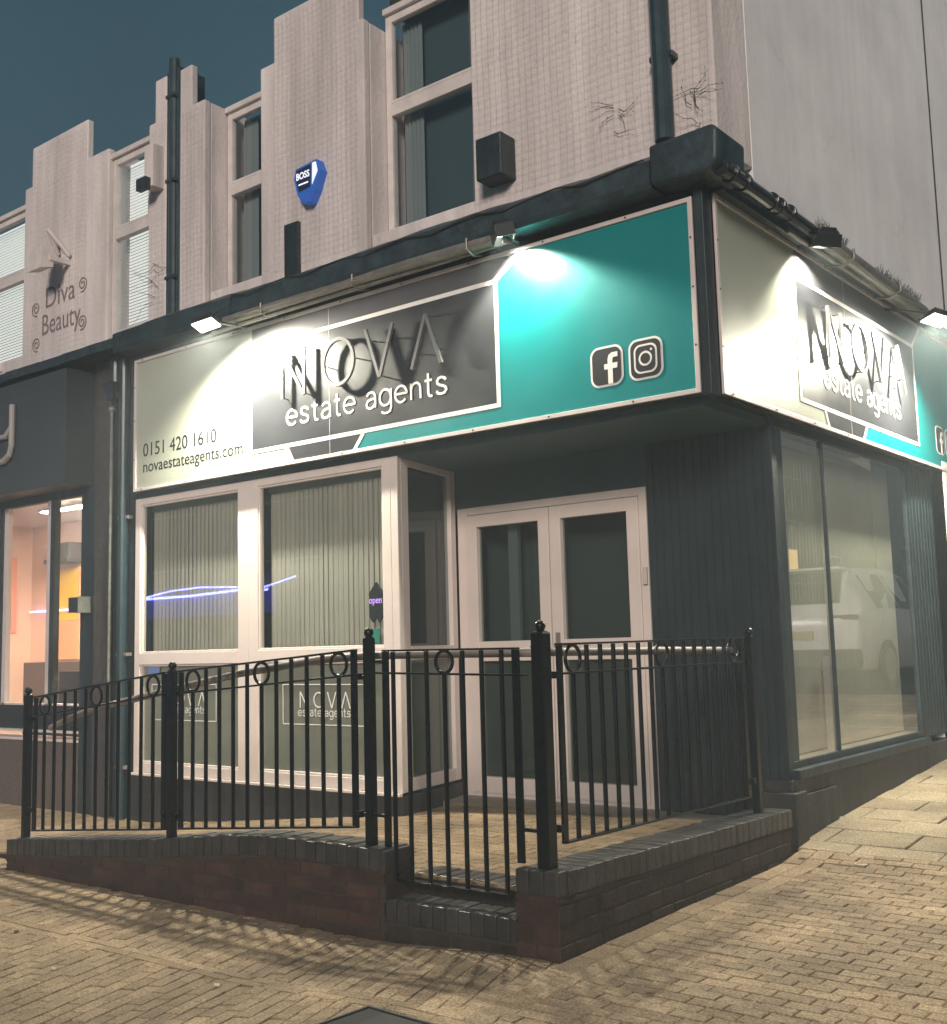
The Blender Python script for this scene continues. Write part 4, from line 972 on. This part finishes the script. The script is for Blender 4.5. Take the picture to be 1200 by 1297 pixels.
# steps in the gate opening
mb = MB(); x = -.955
while x < -.17:
    b = min(x+.072, -.162)
    j = random.uniform(-.003, .003)
    mb.box(x+.004, b, YF+j, YF+.215, .062, .170+j)
    mb.box(x+.004, b, YF+.22+j, YF+.42, .175, .262+j); x += .0765
mb.build('step', M['coping'], RP, bevel=.007)
mb = MB(); x = -.99
while x < -.17:
    b = min(x+.215, -.162); brick(mb, x+.004, b, -.05, .052, ff, -.05, -.006); x += .225
mb.build('step_base', M['brick_shaded'], RP, bevel=.004)
mort.box(-.955, -.16, YF+.008, YF+.6, -.15, .155); mort.box(-.955, -.16, YF+.24, YF+.6, .155, .240)
mb = MB(); mb.box(-.98, -.955, YF+.01, YF+.205, .05, .38); mb.build('step_cheek', M['brick_shaded'], RP)
mort.build('mortar', M['mortar'], RP)
# floor
mb = MB()
fz = lambda x, y: floor_z(x, y)
pave(mb, (-5.6, -.155, YF+.215, -.0+.0), R(0), .17, .085, fz, jit=.0015)
pave(mb, (-2.62, -.03, .0, .55), R(0), .17, .085, fz, jit=.0015)
mb.build('ramp_floor', M['floor_brick'], RP)
mb = MB()
xx = [-5.62, -5.2, -4.5, -3.6, -2.8, -2.0, -1, -.02]
for a, b in zip(xx, xx[1:]): mb.hexa([(a, YF+.2, -.2), (b, YF+.2, -.2), (b, .9, -.2), (a, .9, -.2)], [(a, YF+.2, floor_z(a)-.014), (b, YF+.2, floor_z(b)-.014), (b, .9, floor_z(b)-.014), (a, .9, floor_z(a)-.014)])
mb.build('floor_bed', M['joint'], RP)
mb = MB(); mb.box(-2.75, -.03, .555, .9, .2, .252); mb.build('door_slab', M['concrete'], RP, bevel=.004)

# ---------------------------------------------------------------- railing
RL = thing('metal_railing', 'black painted metal railing with ring panels and ball-topped posts round the entrance ramp', 'railing', (-2, -1.72, .2))
YP = -1.72
POSTS = [(-4.375, YP, .165, 1.13), (-2.76, YP, .295, 1.285), (-1.115, YP, .385, 1.44), (-.03, YP, .385, 1.44), (-.025, .47, .35, 1.40)]
for (x, y, z0, z1) in POSTS:
    h_ = .034 if x == -.03 else .024
    mb = MB(); mb.box(x-h_, x+h_, y-h_, y+h_, z0, z1)
    mb.hexa([(x-h_, y-h_, z1), (x+h_, y-h_, z1), (x+h_, y+h_, z1), (x-h_, y+h_, z1)], [(x-.012, y-.012, z1+.012), (x+.012, y-.012, z1+.012), (x+.012, y+.012, z1+.012), (x-.012, y+.012, z1+.012)])
    p = mb.build('post', M['black'], RL, bevel=.005)
    mb = MB(); mb.ball((x, y, z1+.03), .026); mb.build('ball_cap', M['black'], p, smooth=True)
def panel(P0, P1, zt, zm, zb, n, rings, first=None, gate=False, bar_r=.0118):
    """P0,P1 plan points; zt,zm,zb (start,end) heights of top, middle, bottom rail; n intervals"""
    A = Vector((P0[0], P0[1], 0)); Bv = Vector((P1[0], P1[1], 0)); D = (Bv-A); L = D.length; D.normalize(); Nn = Vector((D.y, -D.x, 0))
    def fn(u, v, d): q = A+D*u+Nn*d; return (q.x, q.y, v)
    zz = lambda pr, u: pr[0]+(pr[1]-pr[0])*u/L
    mb = MB(); mb.hexa([fn(0, zt[0]-.008, -.02), fn(0, zt[0]-.008, .02), fn(L, zt[1]-.008, .02), fn(L, zt[1]-.008, -.02)], [fn(0, zt[0]+.002, -.02), fn(0, zt[0]+.002, .02), fn(L, zt[1]+.002, .02), fn(L, zt[1]+.002, -.02)])
    pn = mb.build('railing_panel', M['black'], RL, bevel=.002)
    for nm, pr in (('middle_rail', zm), ('bottom_rail', zb)):
        a0, a1 = (-.05 if nm == 'middle_rail' and gate else .005), (L+.05 if nm == 'middle_rail' and gate else L-.005)
        if gate and nm == 'bottom_rail': a0, a1 = .08, L-.08
        mb = MB(); mb.hexa([fn(a0, zz(pr, a0)-.005, -.019), fn(a0, zz(pr, a0)-.005, .019), fn(a1, zz(pr, a1)-.005, .019), fn(a1, zz(pr, a1)-.005, -.019)], [fn(a0, zz(pr, a0)+.005, -.019), fn(a0, zz(pr, a0)+.005, .019), fn(a1, zz(pr, a1)+.005, .019), fn(a1, zz(pr, a1)+.005, -.019)])
        mb.build(nm, M['black'], pn, bevel=.002)
    us = [L*i/n for i in range(n+1)] if first is None else first
    for i, u in enumerate(us):
        st = i == 0 or i == len(us)-1
        mb = MB()
        if st:
            w_ = .020; uu_ = u+(w_*.5 if i == 0 else -w_*.5); lo = zz(zb, u)-.005 if not gate else .40
            rect(mb, uu_-w_, uu_+w_, lo, zz(zt, u)-.0085, fn, -.007, .007); mb.build('stile', M['black'], pn, bevel=.002)
        elif i in rings:
            mb.tube([fn(u, zz(zb, u), 0), fn(u, zz(zm, u), 0)], bar_r, 8); mb.build('bar', M['black'], pn, smooth=True)
            mb = MB(); r_ = (zz(zt, u)-zz(zm, u))/2-.007; mb.ring((u, (zz(zt, u)+zz(zm, u))/2-.002, 0), r_, .009, fn); mb.build('ring', M['black'], pn, smooth=True)
        else:
            mb.tube([fn(u, zz(zb, u), 0), fn(u, zz(zt, u)-.009, 0)], bar_r, 8); mb.build('bar', M['black'], pn, smooth=True)
    return pn
panel((-4.285, YP), (-2.83, YP), (1.12, 1.278), (.985, 1.145), (.225, .345), 12, (1, 6, 11))
panel((-2.685, YP), (-1.215, YP), (1.285, 1.385), (1.15, 1.253), (.36, .482), 12, (1, 6, 11))
L = .84
panel((-1.01, YP), (-.165, YP), (1.378, 1.374), (1.262, 1.248), (.25, .25), 8, (4,), first=[0, .062, .166, .286, .400, .516, .632, .752, .845], gate=True)
panel((-.022, -1.595), (-.022, .36), (1.388, 1.398), (1.249, 1.252), (.485, .462), 16, (1, 8, 15))
# clamps between posts and panels
for x0, x1, z in ((-4.34, -4.27, .97), (-4.34, -4.27, .36), (-2.84, -2.78, 1.14), (-2.84, -2.78, .43), (-2.74, -2.66, 1.15), (-2.74, -2.66, .43), (-1.23, -1.13, 1.245), (-1.23, -1.13, .55)):
    mb = MB(); mb.tube([(x0, YP, z), (x1, YP, z)], .009, 8); mb.box((x0+x1)/2-.012, (x0+x1)/2+.012, YP-.028, YP+.018, z-.016, z+.016); mb.ball(((x0+x1)/2, YP-.030, z), .009, 8, 6); mb.build('clamp', M['black'], RL)
for y, z in ((-1.64, 1.245), (-1.64, .555), (.39, 1.25), (.39, .55)):
    mb = MB(); mb.tube([(-.022, y-.05, z), (-.022, y+.05, z)], .009, 8); mb.box(-.045, .002, y-.012, y+.012, z-.016, z+.016); mb.build('clamp', M['black'], RL)
for x0, x1 in ((-1.09, -1.0), (-.17, -.06)):
    mb = MB(); mb.tube([(x0, YP, .55), (x1, YP, .55)], .009, 8); mb.build('tie_bar', M['black'], RL)
mb = MB()
pts = [(-4.30, YP+.13, .90), (-4.0, YP+.13, .985), (-3.775, YP+.12, 1.035), (-3.0, YP+.12, 1.155), (-2.28, YP+.12, 1.262), (-1.6, YP+.12, 1.335), (-1.2, YP+.12, 1.352), (-.6, YP+.12, 1.352), (-.20, YP+.12, 1.350), (-.145, YP+.16, 1.350), (-.135, YP+.25, 1.350), (-.13, -.4, 1.335), (-.13, .42, 1.32)]
mb.tube(pts, .022, 14); hr = mb.build('handrail', M['handrail'], RL, smooth=True)
mb = MB()
for x, z in ((-2.76, 1.155), (-1.115, 1.32)): mb.tube([(x, YP+.03, z), (x, YP+.12, z+.0)], .008, 8)
mb.tube([(-.025, .44, 1.28), (-.13, .40, 1.30)], .008, 8); mb.build('handrail_bracket', M['black'], hr)

# ---------------------------------------------------------------- small things on the ground
def gpt(x, y, dz=0): return (x, y, ground(x, y)+dz)
ca, sa = math.cos(R(-4)), math.sin(R(-4))
def rot(u, v): return (-.21+u*ca-v*sa, -2.69+u*sa+v*ca)
a = MB(); b_ = MB()
def rb(mb, u0, u1, v0, v1, z0, z1):
    q = [rot(u0, v0), rot(u1, v0), rot(u1, v1), rot(u0, v1)]
    mb.hexa([(p[0], p[1], ground(*p)+z0) for p in q], [(p[0], p[1], ground(*p)+z1) for p in q])
rb(a, 0, .6, -.014, 0, -.01, .014); rb(a, 0, .014, -.45, -.014, -.01, .014); rb(a, .586, .6, -.45, -.014, -.01, .014)
rb(b_, .014, .586, -.44, -.014, -.02, .007)
item('manhole_cover', 'dark recessed manhole cover in a metal frame in the paving', 'manhole cover', [('frame', a, M['plinth']), ('plate', b_, M['asphalt'])])
def leaf(label, x, y, s, a0):
    mb = MB(); pts = [(-1, 0), (-.4, .38), (.3, .32), (1, 0), (.3, -.34), (-.4, -.36)]
    V = [(x+s*(u*math.cos(a0)-v*math.sin(a0)), y+s*(u*math.sin(a0)+v*math.cos(a0)), ground(x, y)+.004+.3*s*abs(v)) for u, v in pts]
    mb.add(V+[(p[0], p[1], p[2]+.001) for p in V], [(0, 1, 2, 3, 4, 5), (11, 10, 9, 8, 7, 6)]+[(i, (i+1) % 6, 6+(i+1) % 6, 6+i) for i in range(6)])
    tag(mb.build('dead_leaf', mat('dead_leaf', (.03, .02, .012), .8)), label, 'leaf', 'dead leaves on the paving')
leaf('dark curled leaf on the paving at the bottom right of the brick pier', .62, -1.98, .022, .6)
leaf('dark leaf on the paving at the far left below the ramp wall', -2.72, -2.72, .035, 2.6)
leaf('dark leaf stain beside the ramp wall shadow', -1.95, -2.15, .035, .9)
leaf('small leaf on the paving by the end of the side wall', .17, .62, .03, .2)
leaf('leaf on the right paving between wall and frame edge', .95, .1, .025, .2)
def butt(label, x, y, a0, L_=.03, r_=.004, curve=0):
    mb = MB(); c = [(x+L_*t*math.cos(a0+curve*t), y+L_*t*math.sin(a0+curve*t), ground(x, y)+.006) for t in (-1, -.5, 0, .5, 1)]
    mb.tube(c, r_, 6); tag(mb.build('litter', mat('pale_litter', (.6, .58, .5), .7)), label, 'litter', 'bits of litter on the paving')
butt('pale cigarette end on the slabs near the side window', .98, .95, 1.3, .04, .006)
butt('thin pale straw lying on the paving slabs', .50, .60, -.4, .06, .004, .9)
butt('pale scrap of litter on the left paving in front of the ramp', -1.05, -2.75, .3, .014, .007)
butt('pale paper scrap at the far left edge of the paving', -4.42, -2.25, .3, .05, .007)
butt('pale litter scrap low on the front paving', -1.9, -3.0, .3, .014, .006)
# open sign in the window
fn = front_at(.05)
a = MB(); a.prism([(-2.79, 1.62), (-2.755, 1.575), (-2.72, 1.61), (-2.69, 1.575), (-2.655, 1.62), (-2.655, 1.78), (-2.64, 1.78), (-2.72, 1.87), (-2.80, 1.78), (-2.79, 1.78)], fn, 0, .02)
b_ = MB(); text(b_, 'open', -2.785, -2.66, 1.715, fn, .021, .033, cap='x')
item('open_sign', 'small black house-shaped sign reading open behind the front window', 'sign', [('board', a, M['housing']), ('lettering', b_, emit('open_violet', (.45, .25, .8), .9))])

# ---------------------------------------------------------------- what the windows mirror: car, houses, shop with a blue neon
gy = ground(3, 10)
CR = thing('parked_car', 'white estate car parked at the kerb, seen mirrored in the side street window', 'car', (3.05, 10.6, gy))
white = mat('car_white', (.75, .75, .74), .25, coat=.6); tyre = mat('tyre_rubber', (.02, .02, .02), .7); rimm = mat('rim_silver', (.5, .5, .5), .3, metal=.8)
cx, y0 = 3.05, 8.42
def sect(y, zb, zs, hw, hwt, zt):
    return [(cx-hw*.96, y, gy+zb), (cx-hw, y, gy+zb+.15), (cx-hw, y, gy+zs), (cx-hwt, y, gy+zt), (cx+hwt, y, gy+zt), (cx+hw, y, gy+zs), (cx+hw, y, gy+zb+.15), (cx+hw*.96, y, gy+zb)]
secs = [(-.02, .46, .80, .70, .60, .88), (.02, .38, .96, .84, .66, 1.02), (.10, .30, 1.02, .90, .64, 1.14), (.28, .27, 1.03, .92, .60, 1.42), (.52, .26, 1.04, .93, .57, 1.58), (.9, .25, 1.05, .94, .58, 1.64), (2.0, .25, 1.03, .94, .59, 1.66), (2.6, .25, 1.02, .94, .57, 1.60), (3.3, .25, 1.0, .93, .68, 1.10), (4.1, .27, .92, .90, .66, .98), (4.40, .34, .80, .82, .58, .86), (4.46, .40, .72, .74, .5, .76)]
mb = MB(); V = []
for (dy, *s) in secs: V += sect(y0+dy, *s)
F = []
for i in range(len(secs)-1):
    for k in range(8): F.append((i*8+k, i*8+(k+1) % 8, (i+1)*8+(k+1) % 8, (i+1)*8+k))
F += [tuple(range(8))[::-1], tuple(len(V)-8+k for k in range(8))]
mb.add(V, F); mb.build('body', white, CR, bevel=.035, smooth=True)
dg_ = mat('car_glass', (.02, .025, .03), .08)
mb = MB()
for s in (-1, 1):
    for (a, b) in ((.62, 1.45), (1.52, 2.45), (2.52, 3.1)):
        def pt(dy, k):
            i = max(j for j in range(len(secs)) if secs[j][0] <= dy); j = min(i+1, len(secs)-1); t = (dy-secs[i][0])/max(.001, secs[j][0]-secs[i][0])
            S = [secs[i][m]+(secs[j][m]-secs[i][m])*t for m in range(6)]
            x = S[3]+(S[4]-S[3])*k; z = S[2]+(S[5]-S[2])*k; return (cx+s*(x+.008), y0+dy, gy+z+.0)
        q = [pt(a, .06), pt(b, .06), pt(b, .86), pt(a+.05, .86)]
        mb.add(q, [(0, 1, 2, 3)])
mb.add([(cx-.60, y0+.085, gy+1.15), (cx+.60, y0+.085, gy+1.15), (cx+.57, y0+.262, gy+1.425), (cx-.57, y0+.262, gy+1.425), (cx+.52, y0+.46, gy+1.575), (cx-.52, y0+.46, gy+1.575)], [(0, 1, 2, 3), (3, 2, 4, 5)])
mb.build('windows', dg_, CR)
mb = MB(); mb.box(cx-.55, cx+.55, y0+.34, y0+.60, gy+1.60, gy+1.64); mb.build('spoiler', white, CR, bevel=.02)
for s in (-1, 1):
    mb = MB(); mb.box(cx+s*.48, cx+s*.86, y0-.0, y0+.12, gy+.92, gy+.99); mb.build('tail_light', mat('tail_light_lens', (.10, .03, .03), .2), CR, bevel=.02)
mb = MB(); mb.box(cx-.88, cx+.88, y0-.06, y0+.1, gy+.30, gy+.55); mb.build('bumper', mat('bumper_dark', (.06, .06, .06), .6), CR, bevel=.04)
mb = MB(); mb.box(cx-.27, cx+.27, y0-.045, y0-.0, gy+.68, gy+.79); mb.build('number_plate', mat('plate_yellow', (.45, .40, .2), .5), CR)
for dy in (.85, 3.5):
    for s in (-1, 1):
        mb = MB(); n = 24
        mb.tube([(cx+s*.74, y0+dy, gy+.33), (cx+s*.955, y0+dy, gy+.33)], .33, n); wh = mb.build('wheel', tyre, CR)
        mb = MB(); mb.tube([(cx+s*.95, y0+dy, gy+.33), (cx+s*.965, y0+dy, gy+.33)], .22, n); mb.build('rim', rimm, wh)
def house(label, x0, x1, y0, y1, zg_, h, wins, facing, mt):
    t = thing('terraced_house', label, 'house', ((x0+x1)/2, (y0+y1)/2, zg_), 'houses mirrored in the windows')
    mb = MB(); mb.box(x0, x1, y0, y1, zg_-.5, zg_+h); mb.build('wall', mt, t)
    mb = MB()
    if facing == 'x':
        mb.prism([(x0-.2, zg_+h), (x1+.2, zg_+h), ((x0+x1)/2, zg_+h+2.4)], front_at(y1), -.0, y1-y0)
    else:
        mb.prism([(y0-.2, zg_+h), (y1+.2, zg_+h), ((y0+y1)/2, zg_+h+2.4)], side_at(x0), 0, x1-x0)
    mb.build('roof', M['plinth'], t)
    for (a, b, c, d, on) in wins:
        mb = MB(); fn_ = (lambda u, v, e: (x0-e, u, v)) if facing == 'x' else (lambda u, v, e: (u, y1+e, v))
        rect(mb, a-.06, b+.06, zg_+c-.06, zg_+d+.06, fn_, 0, .03); f_ = mb.build('window', M['upvc_old'], t)
        mb = MB(); rect(mb, a, b, zg_+c, zg_+d, fn_, .03, .035); mb.build('pane', emit('lit_window', (1, .62, .22), 1.6) if on else dg_, f_)
    return t
hb = mat('house_brick', (.16, .10, .08), .85, var=.3, vscale=3); hp = mat('house_render', (.42, .40, .36), .85, var=.1, vscale=2)
house('brick terraced house across the side street, nearest', 12, 19, 12, 20, .8, 5.6, [(13, 14.2, 1, 2.5, 0), (16.5, 17.7, 1, 2.5, 0), (13, 14.2, 3.6, 5, 0), (16.5, 17.7, 3.6, 5, 0)], 'x', hb)
house('cream terraced house across the side street', 12, 19, 20.1, 28, 1.2, 5.8, [(21, 22.2, 1, 2.5, 0), (24.5, 26, 1, 2.5, 0), (21, 22.2, 3.6, 5, 0), (24.5, 26, 3.6, 5, 0)], 'x', hp)
house('brick terraced house with one lit window across the side street', 12, 19, 28.1, 38, 1.7, 6, [(29.6, 30.3, .9, 2.6, 1), (33, 34.2, 1, 2.5, 0), (29.6, 30.8, 3.6, 5, 0)], 'x', hb)
house('pale terraced house far along the side street', 12, 19, 38.1, 60, 2.4, 6, [(41, 42.2, 1, 2.5, 0), (46, 47, 1, 2.5, 0)], 'x', hp)
house('brick shop across the main street with a blue neon fascia', -32, -12, -24, -14, -.1, 6.5, [(-30, -28, 3.9, 5.4, 0), (-25, -23, 3.9, 5.4, 0), (-20, -18, 3.9, 5.4, 0), (-15.5, -14, 3.9, 5.4, 0)], 'y', hb)
a = MB(); a.box(-25.2, -19.6, -13.99, -13.93, 2.42, 2.98); tag(a.build('neon_glow_board', emit('neon_glow_blue', (.06, .07, .75), 1.3)), 'added signboard under the neon tube, seen only as a reflection in the front windows', 'glowboard')  # emissive board added to stand in for the neon's glow
mb = MB(); fnn = lambda u, v, e: (u, -13.98+e, v)
mb.tube([fnn(-25.1, 3.0, .12), fnn(-23, 3.0, .12), fnn(-21, 3.06, .12), fnn(-19.8, 3.02, .12)], .035, 6)
mb.tube([fnn(-25.1, 3.05, .14), fnn(-23.9, 3.18, .14), fnn(-22.6, 3.22, .14), fnn(-21.3, 3.16, .14), fnn(-20, 3.07, .14), fnn(-18.7, 3.30, .14)], .022, 6)
tag(mb.build('neon_tube', emit('blue_neon', (.22, .25, 1), 40)), 'curved blue neon tube glowing on the shop opposite, seen mirrored in the front windows', 'neon light')

# ---------------------------------------------------------------- added haze volume, lens veil round the lamps built as air
HZ = bpy.data.materials.new('veil_haze'); HZ.use_nodes = True; ht = HZ.node_tree; ht.nodes.clear()
ho = ht.nodes.new('ShaderNodeOutputMaterial'); hv = ht.nodes.new('ShaderNodeVolumePrincipled')
hv.inputs['Color'].default_value = (.80, .93, 1, 1); hv.inputs['Density'].default_value = HAZE; hv.inputs['Anisotropy'].default_value = .0
ht.links.new(hv.outputs[0], ho.inputs['Volume'])
mb = MB(); mb.box(-62, 62, -62, 62, -4, 12); hz = mb.build('haze', HZ, kind='stuff')
